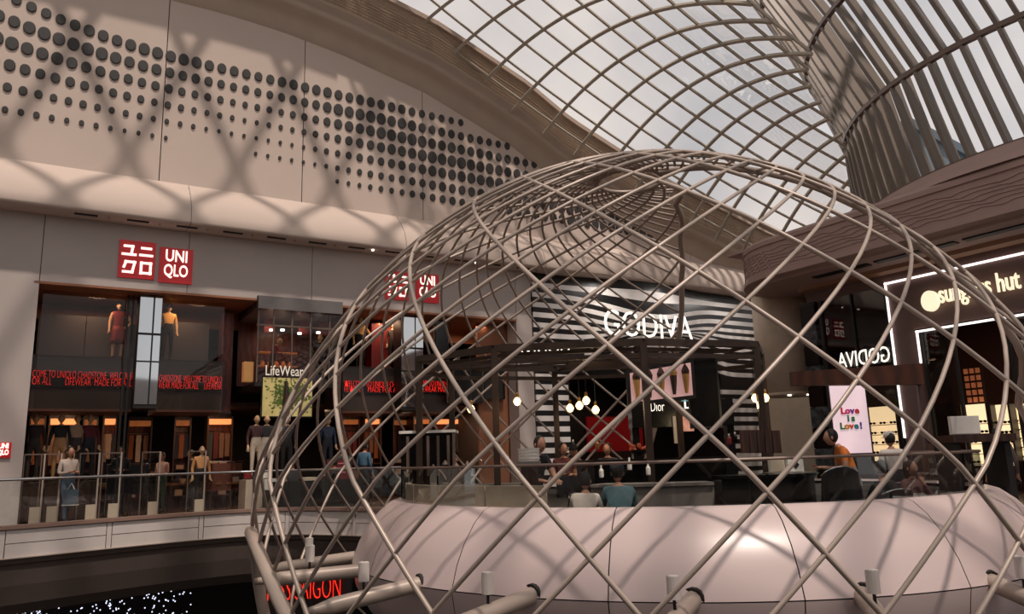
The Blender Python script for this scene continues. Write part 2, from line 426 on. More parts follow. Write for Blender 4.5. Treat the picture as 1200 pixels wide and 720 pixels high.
# unseen coarse diagrid above the atrium, added to cast diamond shadows on the wall
dg_ = thing('ceiling_shadow_grid', None, None, kind='structure')
def dz(s, t): return 18.2 + 1.2 * math.sin((t - 2) / 9) - .02 * (s - 5) ** 2 * .3
def clip_diag(c, sg, reg):
    s0, s1, t0, t1 = reg; pts = []
    for k in range(60):
        s = s0 + (s1 - s0) * k / 59; t = sg * s + c
        if t0 <= t <= t1: pts.append((s, t))
    return pts
for reg in ((-15, 12.5, .6, 28), (12.5, 24, 9, 28)):
    for sg in (1.1, -1.1):
        for kk in range(-20, 26):
            pts = clip_diag(kk * 3.0, sg, reg)
            if len(pts) < 2: continue
            P = [WP(s, t, dz(s, t)) for s, t in pts]
            MB().bar(P, [(0, 0, 1)] * len(P), .2, .2).build('shadow_grid_bar', ROOFST, dg_)
    a, b, c, d = reg
    MB().wbox(a, b, c, d, dz(5, 10) + .7, dz(5, 10) + .74).build('glass_sheet', GLROOF, dg_)

# ================================================================== RIGHT: DRUM, FASCIA, WALL
drum = thing('ceiling_drum', None, None, kind='structure')
DCX, DCY = 18.02, 20.89
rings = [(7.7, 7.40), (8.0, 7.46), (10.88, 7.57), (13.67, 8.48), (16.62, 9.65), (20., 11.3)]
def drz(z): return float(np.interp(z, [q[0] for q in rings], [q[1] for q in rings]))
def dpt(a, z, r=0.): R = drz(z) + r; return Vector((DCX + R * math.sin(a), DCY - R * math.cos(a), z))
NF = 66
for k in range(NF):
    a = -2.15 + k * .0595
    zs = [7.8, 8.0, 9.4, 10.88, 12.3, 13.67, 15.1, 16.62, 20]
    P = [dpt(a - .03 * (z - 8), z, -.1) for z in zs]; U = [Vector((math.sin(a), -math.cos(a), 0))] * len(zs)
    MB().bar(P, U, .10, .30).build('fin', FIN, drum)
for z, rr in ((10.88, .07), (13.67, .08), (16.62, .08), (7.98, .06)):
    A = [dpt(-2.45 + 4.0 * i / 50, z, .0) for i in range(51)]
    U = [Vector((math.sin(-2.45 + 4.0 * i / 50), -math.cos(-2.45 + 4.0 * i / 50), 0)) for i in range(51)]
    MB().bar(A, U, .13, .14).build('ring_rail', STEELD, drum)
for z0, z1 in ((8.0, 10.88), (10.88, 13.67), (13.67, 16.62), (16.62, 20)):
    m = MB(); n = 40
    for i in range(n + 1):
        a = -2.4 + 4.0 * i / n; m.v += [tuple(dpt(a, z0, -.3)), tuple(dpt(a, z1, -.3))]
    for i in range(n): m.f.append((2 * i, 2 * i + 2, 2 * i + 3, 2 * i + 1))
    m.build('drum_glazing', GLROOF, drum, smooth=True)
m = MB(); n = 50
prof = [(-.1, 8.02), (.14, 8.0), (.2, 7.8), (.5, 7.45), (.9, 7.3), (1.3, 7.22)]
for i in range(n + 1):
    a = -2.45 + 4. * i / n
    for r, z in prof: m.v.append((DCX + (7.4 + r) * math.sin(a), DCY - (7.4 + r) * math.cos(a), z))
L = len(prof)
for i in range(n):
    for j in range(L - 1): m.f.append((i * L + j, (i + 1) * L + j, (i + 1) * L + j + 1, i * L + j + 1))
m.build('drum_plinth', PINKST, drum, smooth=True)
# slate roof of a neighbouring building seen through the fins
nb = thing('building', 'blue-grey pitched roof outside, glimpsed between the fins of the round tower', 'building', (26, 60, 0))
qa = at(1066, 130, 62); qb = at(1150, 205, 62)
k0 = 3.0
MB().box8([(qa[0] - .2, 62, -5), (qb[0] + 4, 62, -5), (qb[0] + 4, 72, -5), (qa[0] - .2, 72, -5),
           (qa[0] - .2, 62, qa[2] - 1.4), (qb[0] + 4, 62, qb[2] - 1.9), (qb[0] + 4, 72, qb[2] - 1.9), (qa[0] - .2, 72, qa[2] - 1.4)]).build('outer_wall', mat('slate_cladding', (96, 108, 116), .6), nb)
MB().box8([(qa[0] - .5, 61.6, qa[2] - 1.4), (qb[0] + 4.4, 61.6, qb[2] - 1.9), (qb[0] + 4.4, 72.4, qb[2] - 1.9), (qa[0] - .5, 72.4, qa[2] - 1.4),
           (qa[0] - .5, 61.6, qa[2] - .6), (qb[0] + 4.4, 61.6, qb[2] - 1.1), (qb[0] + 4.4, 72.4, qb[2] - 1.1), (qa[0] - .5, 72.4, qa[2] - .6)]).build('roof', mat('slate_roof', (84, 98, 108), .6), nb)

# fascia with round nose
fas = thing('trim_fascia', None, None, kind='structure')
path = [(26, 4.62), (23, 4.62), (21, 4.62)] + [(19.8 - 2.2 * math.sin(a * PI / 180), 6.82 - 2.2 * math.cos(a * PI / 180)) for a in range(0, 91, 9)] + [(17.6, 8.5), (17.6, 11), (17.6, 14), (17.6, 18), (17.6, 26)]
def pnorm(i):
    a = path[max(0, i - 1)]; b = path[min(len(path) - 1, i + 1)]; d = (b[0] - a[0], b[1] - a[1]); l = math.hypot(*d)
    return (-d[1] / l, d[0] / l)
def path_off(o):
    out = []
    for i, p in enumerate(path):
        n = pnorm(i); out.append((p[0] - n[0] * o * -1, p[1] - n[1] * o * -1))
    return out
_n = pnorm(len(path) - 2); SG = 1 if (_n[0] < 0) else -1     # outward must be -s on the straight run
def pp(i, o, z):
    n = pnorm(i); return WP(path[i][0] + SG * n[0] * o, path[i][1] + SG * n[1] * o, z)
def sweep(prof, name, m_, par, smooth=False):
    m = MB(); L = len(prof)
    for i in range(len(path)):
        for o, z in prof: m.v.append(pp(i, o, z))
    for i in range(len(path) - 1):
        for j in range(L - 1): m.f.append((i * L + j, (i + 1) * L + j, (i + 1) * L + j + 1, i * L + j + 1))
    return m.build(name, m_, par, smooth)
sweep([(-1.9, 7.24), (-.3, 7.26), (-.06, 7.24), (0, 7.16), (.0, 7.04), (-.05, 7.02)], 'parapet_cap', PINKST, fas)
sweep([(-.05, 7.02), (-.05, 6.2)], 'relief_band', PINKST, fas)
sweep([(-.05, 6.2), (.03, 6.18), (.03, 6.08), (-.25, 6.04), (-.3, 5.98), (-1.55, 5.94)], 'lower_moulding', PINKST, fas)
sweep([(-1.55, 5.94), (-1.6, 5.84), (-1.9, 5.82), (-2.1, 5.84)], 'soffit_cove', mat('cove_tan', (150, 112, 86), .6), fas)
for k in range(6):
    z0 = 6.36 + k * .1; P = []
    for i in range(2, len(path) - 1):
        for q in range(14):
            f = q / 14; a = pp(i, -.04, 0); b = pp(i + 1, -.04, 0); p = Vector(a) * (1 - f) + Vector(b) * f
            l = (i * 1.1 + f) * 7 if i < 14 else (p - Vector(pp(14, 0, 0))).length * 6.0 + 90
            P.append((p.x, p.y, z0 + .022 * math.sin(l + k * 1.3) + .016 * math.sin(l * 1.7 + k * 2.1)))
    MB().tube(P, .014, 4).build('relief_ridge', PINKST, fas)
for a, b in ((7.6, 9.3), (9.5, 11.6), (11.8, 14.2), (14.4, 17)):
    MB().wbox(18.35, 18.6, a, b, 5.93, 6.0).build('vent_slot', DARK, fas)
MB().wbox(18.0, 26, 4.9, 26, 7.15, 7.22).build('roof_deck', PINKST, fas)

rw = struct('wall_right')
MB().wbox(19.6, 19.9, 6.4, 9.66, 4.2, 5.86).build('wall_panel', PINKD, rw)
MB().wbox(19.6, 19.9, 9.66, 17, 4.22, 5.86).build('wall_panel', PINKD, rw)
MB().wbox(19.6, 19.9, 9.0, 9.66, -.3, 4.22).build('wall_panel', PINKD, rw)
MB().wbox(19.6, 19.9, 17, 30, -.3, 5.86).build('wall_panel', PINKD, rw)
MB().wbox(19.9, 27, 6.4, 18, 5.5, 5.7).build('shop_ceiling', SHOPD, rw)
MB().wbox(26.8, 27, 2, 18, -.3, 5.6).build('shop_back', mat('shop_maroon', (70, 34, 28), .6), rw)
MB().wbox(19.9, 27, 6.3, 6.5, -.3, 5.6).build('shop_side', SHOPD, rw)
MB().wbox(24.9, 25.1, 0, 6.4, -.3, 6.0).build('return_wall', CREAM, rw)

# ================================================================== FLOORS, BALCONY, LOWER LEVEL
edge = [(-26, 4), (-20, 7.5), (-13.5, 11.9), (-11.2, 13.6), (-9.7, 14.9), (-8.4, 16.5), (-7.2, 17.8), (-6.1, 18.5), (-4.9, 18.4), (-3.2, 17.4), (-1.6, 16.4)]
def smooth_poly(P, n=6):
    out = []
    for i in range(len(P) - 1):
        p0 = Vector(P[max(0, i - 1)]); p1 = Vector(P[i]); p2 = Vector(P[i + 1]); p3 = Vector(P[min(len(P) - 1, i + 2)])
        for k in range(n):
            t = k / n; out.append(.5 * ((2 * p1) + (p2 - p0) * t + (2 * p0 - 5 * p1 + 4 * p2 - p3) * t * t + (3 * p1 - p0 - 3 * p2 + p3) * t ** 3))
    out.append(Vector(P[-1])); return [(q.x, q.y) for q in out]
E_ = smooth_poly(edge)
fl = struct('floor')
PCX, PCY = 2.8, 14.33
pod = [(PCX + 5.0 * math.sin(a), PCY - 5.0 * math.cos(a)) for a in [math.radians(q) for q in range(-120, -181, -10)]]
podr = [(PCX + 5.0 * math.sin(a), PCY - 5.0 * math.cos(a)) for a in [math.radians(q) for q in range(180, 99, -10)]]
poly = E_ + pod + podr[1:] + [(11, 15), (14, 12), (22, 8), (30, 8), (38, 40), (10, 48), (-34, 30)]
MB().prism(poly, -.35, 0).build('slab', FLOORM, fl)
MB().box(-30, 30, -14, 1.0, -.35, 0).build('near_slab', FLOORM, fl)
balc = thing('balcony_edge', 'curved white panelled balcony edge with brown coping below the clothing shop', 'balcony', (-9, 15, 0))
def offp(P, d):
    out = []
    for i in range(len(P)):
        a = Vector(P[max(0, i - 1)]); b = Vector(P[min(len(P) - 1, i + 1)]); t = (b - a).normalized(); out.append((P[i][0] + t.y * d, P[i][1] - t.x * d))
    return out
def rib3(P, d0, d1, z0, z1): return [(*q, z0) for q in offp(P, d0)], [(*q, z1) for q in offp(P, d1)]
A = [(*q, .14) for q in offp(E_, -.22)]; B = [(*q, .14) for q in offp(E_, .06)]
MB().ribbon(A, B, (0, 0, .07)).build('coping', COPING, balc)
A = [(*q, -.02) for q in offp(E_, -.2)]; B = [(*q, -.02) for q in offp(E_, -.02)]
MB().ribbon(A, B, (0, 0, .17)).build('upstand', COPING, balc)
# white panels in two tiers with joints, every ~1.75 m
lens = [0]
for a, b in zip(E_, E_[1:]): lens.append(lens[-1] + math.dist(a, b))
def along(l):
    i = max(0, min(len(E_) - 2, int(np.searchsorted(lens, l)) - 1)); f = (l - lens[i]) / (lens[i + 1] - lens[i]); return (E_[i][0] * (1 - f) + E_[i + 1][0] * f, E_[i][1] * (1 - f) + E_[i + 1][1] * f)
l = .3
while l < lens[-1] - .1:
    l1 = min(l + 1.82, lens[-1])
    for za, zb in ((-.38, -.13), (-.115, .12)):
        P = [along(l + (l1 - l) * k / 6) for k in range(7)]
        A = [(*q, za) for q in offp(P, .02)]; B = [(*q, zb) for q in offp(P, .02)]
        th = [Vector((b[0] - a[0], b[1] - a[1], 0)) for a, b in zip(offp(P, .02), offp(P, -.04))]
        MB().ribbon(A, B, th).build('panel', WHITEP, balc)
    l = l1 + .018
    P = [along(l), along(l + .09)]
    A = [(*q, -.38) for q in offp(P, .02)]; B = [(*q, .12) for q in offp(P, .02)]
    th = [Vector((b[0] - a[0], b[1] - a[1], 0)) for a, b in zip(offp(P, .02), offp(P, -.04))]
    MB().ribbon(A, B, th).build('joint_strip', WHITEP, balc); l += .108
m = MB(); P0 = offp(E_, -.0); 
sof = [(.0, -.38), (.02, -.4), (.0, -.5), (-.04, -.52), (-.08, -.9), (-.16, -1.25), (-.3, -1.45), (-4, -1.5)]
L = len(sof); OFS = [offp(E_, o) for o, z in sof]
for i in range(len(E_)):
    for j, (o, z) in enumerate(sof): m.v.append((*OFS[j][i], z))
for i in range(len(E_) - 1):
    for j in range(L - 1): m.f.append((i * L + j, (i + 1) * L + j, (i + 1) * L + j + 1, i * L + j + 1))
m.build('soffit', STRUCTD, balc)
A = [(*q, -.4) for q in offp(E_, -.0)]; B = [(*q, -.4) for q in offp(E_, .05)]
MB().ribbon(A, B, (0, 0, .02)).build('drip_ledge', STEEL, balc)
# glass balustrade
bal = thing('glass_balustrade', 'glass balustrade with slim metal handrail along the curved balcony', 'railing', (-9, 15, .2))
Rl = offp(E_, -.08)
MB().tube([(*q, 1.06) for q in Rl], .028, 8).build('handrail', CHROME, bal, smooth=True)
l = .3
while l < lens[-1] - .2:
    l1 = min(l + 1.2, lens[-1])
    P = offp([along(l + .01 + (l1 - l - .02) * k / 4) for k in range(5)], -.08)
    A = [(*q, .2) for q in P]; B = [(*q, 1.03) for q in P]
    MB().ribbon(A, B, (0, 0.01, 0)).build('glass_panel', GL, bal)
    l = l1
l = 1.5
# lower level
low = struct('floor_lower')
MB().box(-40, 40, -10, 50, -5.7, -5.5).build('slab', mat('dark_floor', (36, 32, 30), .3), low)
lwl = struct('wall_lower')
MB().wbox(-14, 34, -2.8, -2.6, -5.6, -.9).build('panel', SHOPD, lwl)
MB().box(-40, 40, 49, 50, -5.6, 4).build('panel', DARK, lwl)
MB().wbox(-14, 34, -14, -13.8, -.5, 9).build('panel', DARK, lwl)
MB().wbox(-14, 34, -14, 0, 8.5, 8.6).build('shop_roof', DARK, lwl)
MB().wbox(25, 40, -1, 30, 5.9, 6.0).build('shop_roof', DARK, lwl)
back = struct('wall_back')
MB().box(-32, 32, -15, -14, -.3, 8).build('panel', PLASTER2, back)
MB().box(-32, 32, 0.8, 1.0, -5.6, 0).build('slab_face', WHITEP, back)
MB().wbox(-16, -15.5, 0, 40, -6, 14).build('panel', PLASTER2, back)
near_shops = struct('wall_near')
MB().box(-32, 32, -9, -8.7, -.3, 5).build('panel', SHOPD, near_shops)
# twinkling light figures hanging in the lower hall
rng = random.Random(3)
for gi, (px, py, w, h) in enumerate([(20, 716, 14, 6), (42, 712, 8, 10), (66, 710, 14, 10), (110, 706, 20, 16), (132, 703, 16, 18), (158, 700, 14, 24), (180, 702, 14, 16), (205, 694, 14, 26)]):
    c = at(px, py, 19)
    g = thing('light_garland', ['tiny white lights at the far left corner under the balcony', 'narrow upright cluster of white lights near the left corner', 'low loose cluster of white fairy lights below the balcony', 'wide pale cluster of twinkling lights under the balcony soffit', 'dense round cluster of white lights, fourth from the right',
        'tall dense cluster of white lights in the middle of the row', 'curved small cluster of lights beside the rightmost column', 'rightmost tall column of white twinkling lights under the balcony'][gi], 'light', tuple(c), 'fairy light figures below the balcony')
    MB().tube([(c[0], c[1], c[2] + 1.6), (c[0], c[1], c[2] - .3)], .006, 4).build('wire', DARK, g)
    m = MB()
    for k in range(18 + w):
        x = rng.gauss(0, .33) * w / 19 * .9; z = rng.gauss(0, .33) * h / 19
        m.ball((c[0] + x / .9, c[1] + rng.uniform(-.1, .1), c[2] + z), .017, n=5, m=3)
    tag(m.build('bulbs', STAR, g), kind='stuff')
# neon theatre sign in the lower hall
p0 = at(316, 716, 15.5); p1 = at(391, 693, 15.5)
ms = thing('neon_sign', 'red neon sign reading MISS SAIGON glimpsed low behind the lattice arch', 'sign', tuple(p0))
MB().box(p0[0] - .3, p1[0] + .3, 15.7, 15.8, p0[2] - .9, p0[2] + .75).build('backboard', DARK, ms)
text('MISS SAIGON', .62, NEON, ((p0[0] + p1[0]) / 2, 15.65, p0[2] + .03), (1, 0, 0.02), ms, fit=1.4, off=-.016)
MB().box(p0[0] + .9, p1[0] + .5, 15.6, 15.68, p0[2] - .5, p0[2] - .16).build('caption_strip', mat('teal_strip', (58, 86, 92), .5, emit=.15), ms)
exec_later = []

# ================================================================== PODIUM
pd = thing('podium', 'pink pearl-lacquered bulging round podium carrying the cafe', 'podium', (PCX, PCY, -3))
ppf = [(4.72, .50), (4.93, .535), (5.04, .50), (5.22, .36), (5.42, .12), (5.56, -.13), (5.66, -.42)]
plo = [(5.66, -.434), (5.60, -.75), (5.40, -1.1), (5.0, -1.5), (4.4, -1.85), (3.7, -2.1)]
NP = 17; g0 = math.radians(2.2)
for k in range(NP):
    a0 = g0 + k * 2 * PI / NP + .0012; a1 = g0 + (k + 1) * 2 * PI / NP - .0012
    MB().lathe(ppf, (PCX, PCY, 0), 8, a0, a1).build('shell_panel', PODIUM, pd, smooth=True)
    MB().lathe(plo, (PCX, PCY, 0), 8, a0, a1).build('shell_panel', PODIUM, pd, smooth=True)
MB().lathe([(4.6, .44), (5.0, .46), (5.52, -.15), (5.62, -.43), (5.3, -1.1), (3.7, -2.05), (3.0, -5.4)], (PCX, PCY, 0), 48).build('core', GAP, pd)
IF = -.3
isl = struct('floor_island')
MB().lathe([(4.68, IF - .05), (4.68, IF)], (PCX, PCY, 0), 40).build('deck', FLOORM, isl)
for o in isl.children: pass
# low beige wall and glass guard
gd = thing('island_glass_guard', 'frameless glass guard with dark top rail around the round cafe', 'railing', (PCX, PCY, .5))
def ringpt(c, r, a, z): return (c[0] + r * math.sin(a), c[1] - r * math.cos(a), z)
MB().tube([ringpt((PCX, PCY), 4.84, math.radians(q), 1.06) for q in range(-100, 101, 5)], .022, 6).build('top_rail', STEELD, gd)
for k in range(-9, 9):
    a0 = math.radians(k * 11 + .3); a1 = math.radians(k * 11 + 10.7)
    A = [ringpt((PCX, PCY), 4.84, a0 + (a1 - a0) * i / 4, .52) for i in range(5)]; B = [ringpt((PCX, PCY), 4.84, a0 + (a1 - a0) * i / 4, 1.04) for i in range(5)]
    MB().ribbon(A, B, (0, .012, 0)).build('glass_panel', GL, gd)
bw = thing('beige_planter_wall', 'low beige panelled wall on the left rim of the podium', 'low wall', (PCX - 3, PCY - 3, .5))
for k, (a0, a1) in enumerate([(-104, -86), (-85.6, -70), (-69.6, -56), (-55.6, -43), (-42.6, -31)]):
    a0, a1 = math.radians(a0), math.radians(a1)
    A = [ringpt((PCX, PCY), 4.78, a0 + (a1 - a0) * i / 6, .50) for i in range(7)]; B = [ringpt((PCX, PCY), 4.78, a0 + (a1 - a0) * i / 6, .80) for i in range(7)]
    th = [Vector((-.08 * math.sin(a0 + (a1 - a0) * i / 6), .08 * math.cos(a0 + (a1 - a0) * i / 6), 0)) for i in range(7)]
    MB().ribbon(A, B, th).build('panel', BEIGE, bw)

# ================================================================== LATTICE
LX, LY, LR, LZ0, LH, LQ, LM = 2.389, 14.403, 6.823, .957, 5.50, 2.35, 1.23
def lr(z):
    zz = max((z - LZ0) / LH, 0); r = LR * max(1 - zz ** LM, 0) ** (1 / LQ)
    if z < -.6: r -= .16 * (-.6 - z) ** 1.6
    return r
zt = np.concatenate([np.linspace(-2.6, 5.6, 260), LZ0 + LH * (1 - np.linspace(((LZ0 + LH - 5.6) / LH) ** .5, .02, 160) ** 2)])
rt = np.array([lr(z) for z in zt]); ds = np.hypot(np.diff(zt), np.diff(rt)); Aar = np.r_[0, np.cumsum(ds / np.maximum((rt[1:] + rt[:-1]) / 2, .05))]
Aar -= np.interp(0, zt, Aar)
ok = rt > .62; zt, rt, Aar = zt[ok], rt[ok], Aar[ok]
idx = [0]                                           # resample evenly along the meridian
for i in range(1, len(zt)):
    if math.hypot(zt[i] - zt[idx[-1]], rt[i] - rt[idx[-1]]) > .22: idx.append(i)
if idx[-1] != len(zt) - 1: idx.append(len(zt) - 1)
zt, rt, Aar = zt[idx], rt[idx], Aar[idx]
def lp(phi, z, r): return (LX + r * math.sin(phi), LY - r * math.cos(phi), z)
OPZ = [-2.6, 0, 1.9, 2.6, 3.4, 4.3, 5.3, 6.2, 6.46]; OPA = [88, 86, 84, 70, 65, 63.5, 60, 55, 50]
OQZ = [-2.6, 0, 2, 3.95, 5.2, 5.92, 6.31, 6.42, 6.46]; OQA = [178, 174, 168, 160, 155, 149, 136, 103, 80]
def op0(z): return math.radians(float(np.interp(z, OPZ, OPA)))
def op1(z): return math.radians(float(np.interp(z, OQZ, OQA)))
archP = [(-86, -2.4), (-85, -1.6), (-83.5, -.8), (-80.5, -.2), (-75, .1), (-69, .19), (-63, .08), (-57, -.2), (-52, -.55), (-47, -.9), (-43, -1.2), (-38, -1.7), (-33, -2.3)]
def zmin(phi):
    a = (math.degrees(phi) + 180) % 360 - 180
    return float(np.interp(a, [q[0] for q in archP], [q[1] for q in archP])) if -86 < a < -33 else -9
dome = thing('lattice_dome', 'huge taupe steel lattice dome of crossing spiral ribs around the podium', 'sculpture', (LX, LY, -2.6))
def runs(c0, k):
    seg = []; out = []
    for z, r, a in zip(zt, rt, Aar):
        ph = c0 + k * a; m = ph % (2 * PI)
        if (op0(z) < m < op1(z)) or z < zmin(ph):
            if len(seg) > 1: out.append(seg)
            seg = []
        else: seg.append(lp(ph, z, r))
    if len(seg) > 1: out.append(seg)
    return out
for i in range(-9, 11):
    for s in runs(.0945 + .3259 * i, -.8594): MB().tube(s, .030, 8).build('rib', STEEL, dome, smooth=True)
for j in range(-18, 21):
    for s in runs(-.4449 + .16270 * j, 1.059): MB().tube(s, .026, 7).build('rib', STEEL, dome, smooth=True)
for fn in (op0, op1):
    MB().tube([lp(fn(z), z, r) for z, r in zip(zt, rt)], .065, 8).build('edge_tube', STEEL, dome, smooth=True)
# ring at the throat with a short funnel lip
cp = [lp(a * PI / 18, zt[-1], rt[-1]) for a in range(36)]
MB().tube(cp, .04, 8, closed=True).build('crown_ring', STEEL, dome, smooth=True)
ap = smooth_poly([(a, z) for a, z in archP], 5)
MB().tube([lp(math.radians(a), z, lr(z) + .02) for a, z in ap], .095, 10).build('arch_tube', STEEL, dome, smooth=True)
# radial struts with their uplights
for k in range(-4, 5):
    ph = -.168 + .3259 * k
    pa = Vector(ringpt((PCX, PCY), 5.58, ph, -.40)); zb = -.58 if k != -3 else -.46
    pb = Vector(lp(ph, zb, lr(zb) - .02))
    if abs(ph) > 1.9: continue
    st = thing('support_strut', {-4: 'tapered steel strut at the far left side of the podium', -3: 'tapered steel strut ending at the thick arch tube, second from the far left', -2: 'steel strut from the left face of the podium to the arch leg',
        -1: 'steel strut below the beige planter wall panels', 0: 'steel strut in the middle front of the podium', 1: 'steel strut under the orange-shirted person', 2: 'steel strut at the right end of the podium',
        3: 'steel strut on the right flank of the podium', 4: 'steel strut at the rear right flank of the podium'}[k], 'strut', tuple(pa), 'radial struts between podium and lattice')
    d = (pb - pa); n_ = 8
    MB().tube([pa - d * .1, pa, pa + d * .78, pa + d * .93, pb], [.1, .1, .1, .055, .045], 12).build('tube', STEEL, st, smooth=True)
    dn = d.normalized()
    MB().tube([pa - dn * .06, pa + dn * .045], [.14, .13], 16).build('collar', GAP, st)
    q = pa + d * .52
    ul = thing('uplight', {-4: 'white cylinder uplight on the far left strut', -3: 'white cylinder uplight standing left beside the thick arch', -2: 'white cylinder uplight low on the strut by the arch leg', -1: 'white cylinder uplight in front of the podium, left of centre',
        0: 'white cylinder uplight at the middle front of the podium', 1: 'white cylinder uplight below the seated diners on the right', 2: 'white cylinder uplight at the right end of the podium', 3: 'white cylinder uplight on the right flank', 4: 'white cylinder uplight on the rear right flank'}[k],
        'lamp', tuple(q + Vector((0, 0, .1))), 'cylinder uplights on the struts')
    MB().tube([q + Vector((0, 0, .1)), q + Vector((0, 0, .22))], .018, 6).build('stem', DARK, ul)
    MB().lathe([(.068, .2), (.068, .42)], tuple(q), 14).build('housing', WHITEP, ul)
    MB().lathe([(.0, .422), (.06, .422), (.06, .43), (0, .43)], tuple(q), 14).build('lens', WHITES, ul)

# ================================================================== CLOTHING SHOP
def sz(px, py, t=0): return wpx(px, py, t)
sh_ = struct('wall_shop_interior')
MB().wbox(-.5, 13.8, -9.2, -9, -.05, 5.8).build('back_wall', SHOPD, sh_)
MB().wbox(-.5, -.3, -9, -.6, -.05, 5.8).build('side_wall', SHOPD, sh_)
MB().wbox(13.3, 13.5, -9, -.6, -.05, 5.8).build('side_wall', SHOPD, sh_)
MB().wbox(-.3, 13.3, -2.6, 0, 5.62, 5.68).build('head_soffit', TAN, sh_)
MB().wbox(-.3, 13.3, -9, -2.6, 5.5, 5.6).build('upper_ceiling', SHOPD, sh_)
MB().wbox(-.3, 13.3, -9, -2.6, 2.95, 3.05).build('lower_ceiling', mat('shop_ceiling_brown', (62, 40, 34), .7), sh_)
MB().wbox(-.3, 13.3, -2.6, -2.5, 5.2, 5.62).build('tan_bulkhead', TAN, sh_)
# mezzanine display ledge pieces
zl = sz(100, 419, -.9)[1]; zb_ = sz(100, 480, -.9)[1]
def s_at(px, py=420, t=-.9): return sz(px, py, t)[0]
bays = [(-.2, s_at(158), 'left'), (s_at(186), s_at(262), 'middle'), (s_at(402), s_at(470), 'right'), (s_at(488), s_at(525), 'far')]
for k, (a, b, nm) in enumerate(bays):
    t_ = thing('display_ledge', {'left': 'dark mezzanine ledge under the woman mannequin in a red dress', 'middle': 'dark mezzanine ledge under the mannequin in a yellow shirt', 'right': 'dark ledge under the mannequin in front of red panels', 'far': 'short dark ledge beside the far mirror column'}[nm],
               'display ledge', WP(a, -.9, zb_), 'mezzanine display ledges')
    MB().wbox(a, b, -2.5, -.9, zb_, zl).build('fascia', mat('ledge_brown', (58, 44, 38), .3), t_)
    MB().wbox(a, b, -2.5, -.88, zl, zl + .03).build('shelf', STRUCTD, t_)
    MB().wbox(a, b, -2.5, -.87, zb_ - .05, zb_).build('tan_lip', mat('lip_brown', (96, 56, 40), .5), t_)
bp = [(sz(46, 360, -2)[0], sz(156, 360, -2)[0], 'wide dark grey backdrop panel behind the mannequin in red'), (sz(192, 360, -2)[0], sz(247, 360, -2)[0], 'dark grey backdrop panel behind the mannequin in yellow'), ]
for a, b, lb in bp:
    t_ = thing('backdrop_panel', lb, 'panel', WP(a, -2, zl + .03), 'display backdrops')
    n = max(1, round((b - a) / 1.4))
    for i in range(n):
        MB().wbox(a + (b - a) * i / n + .01, a + (b - a) * (i + 1) / n - .01, -2.06, -2, zl + .03, 5.25).build('panel', mat('backdrop_grey', (66, 56, 52), .35), t_)
for a, b, nm in ((s_at(262, 400, -1.2), s_at(275, 400, -1.2), 'narrow red-brown timber post beside the glass showcase'), (s_at(430, 400, -1.8), s_at(452, 400, -1.8), 'deep red panel behind the right mannequins')):
    t_ = thing('timber_post', nm, 'panel', WP(a, -1.4, 0)); MB().wbox(a, b, -1.9, -1.4, zb_, 5.5).build('post', REDWOOD if 'timber' in nm else REDP, t_)
    MB().wbox(a - .02, b + .02, -1.92, -1.38, zb_ - .06, zb_).build('base', DARK, t_)
# LED tickers
tx = [("COME TO UNIQLO CHADSTONE  WELCOME", "OR ALL        LIFEWEAR  MADE FOR ALL"), ("CHADSTONE  WELCOME TO UNIQLO", "WEAR MADE FOR ALL     LIFEWEAR"), ("WELCOME TO UNIQLO CHAD", "FEWEAR   MADE FOR ALL"), ("COME TO UNIQLO", "LIFEWEAR MADE")]
lbs = ['red LED ticker under the woman mannequin, leftmost', 'red LED ticker under the mannequin in yellow', 'long red LED ticker seen behind the lattice ribs', 'shortest red LED ticker beside the far mirror column']
for (a, b, nm), (t1, t2), lb, (ya, yb) in zip(bays, tx, lbs, ((436, 455), (441, 459), (447, 462), (447, 462))):
    xm = {'left': 95, 'middle': 225, 'right': 420, 'far': 508}[nm]
    za = sz(xm, ya, -.85)[1]; zb2 = sz(xm, yb, -.85)[1]; H = za - zb2
    t_ = thing('led_ticker', lb, 'display', WP(a, -.86, zb2), 'red LED tickers in the shop window')
    MB().wbox(a + .03, b - .03, -.89, -.86, zb2, za).build('screen', BLACKG, t_)
    for tt, zz in ((t1, zb2 + H * .46), (t2, zb2 + H * .02)):
        text(tt, H * .66, LEDRED, WP((a + b) / 2, -.85, zz), dvec, t_, fit=(b - a) * .96, off=-.009, ext=.003)
# mirror columns
for (pa, pb, ya, yb, lb) in ((161, 188, 338, 470, 'mirror-clad column between the two left shop windows'), (470, 496, 362, 470, 'mirror-clad column behind the lattice on the shop right')):
    a = sz(pa, 400, -.35)[0]; b = sz(pb, 400, -.35)[0]
    t_ = thing('mirror_column', lb, 'column', WP(a, -.9, 0), 'mirror columns')
    mid = a + (b - a) * .63
    MB().wbox(a, b, -.95, -.36, zb_, 5.62).build('core', DARK, t_)
    for z0, z1 in ((zl + .62, 5.6), (zl - .1, zl + .56), (zb_ + .1, zl - .14)):
        MB().wbox(a + .01, mid - .02, -.36, -.34, z0, z1).build('mirror_pane', MIRROR, t_)
        MB().wbox(mid + .02, b - .01, -.36, -.34, z0, z1).build('mirror_pane', MIRROR, t_)
# big shop windows (mullions and panes)
sw = thing('window_1', None, None, kind='structure')
for px in (146, 152): 
    a = sz(px, 400, -.6)[0]; MB().wbox(a, a + .05, -.66, -.6, 0, 5.62).build('mullion', DARK, sw)
xs = [-.15, s_at(145, 400, -.6), s_at(160, 400, -.6)]
for a, b in zip(xs, xs[1:]): MB().wbox(a + .06, b - .02, -.63, -.61, zb_, 5.6).build('pane', GLD, sw)
a, b = s_at(188, 400, -.6), s_at(262, 400, -.6)
MB().wbox(a, b, -.63, -.61, zb_, 5.6).build('pane', GLD, sw)

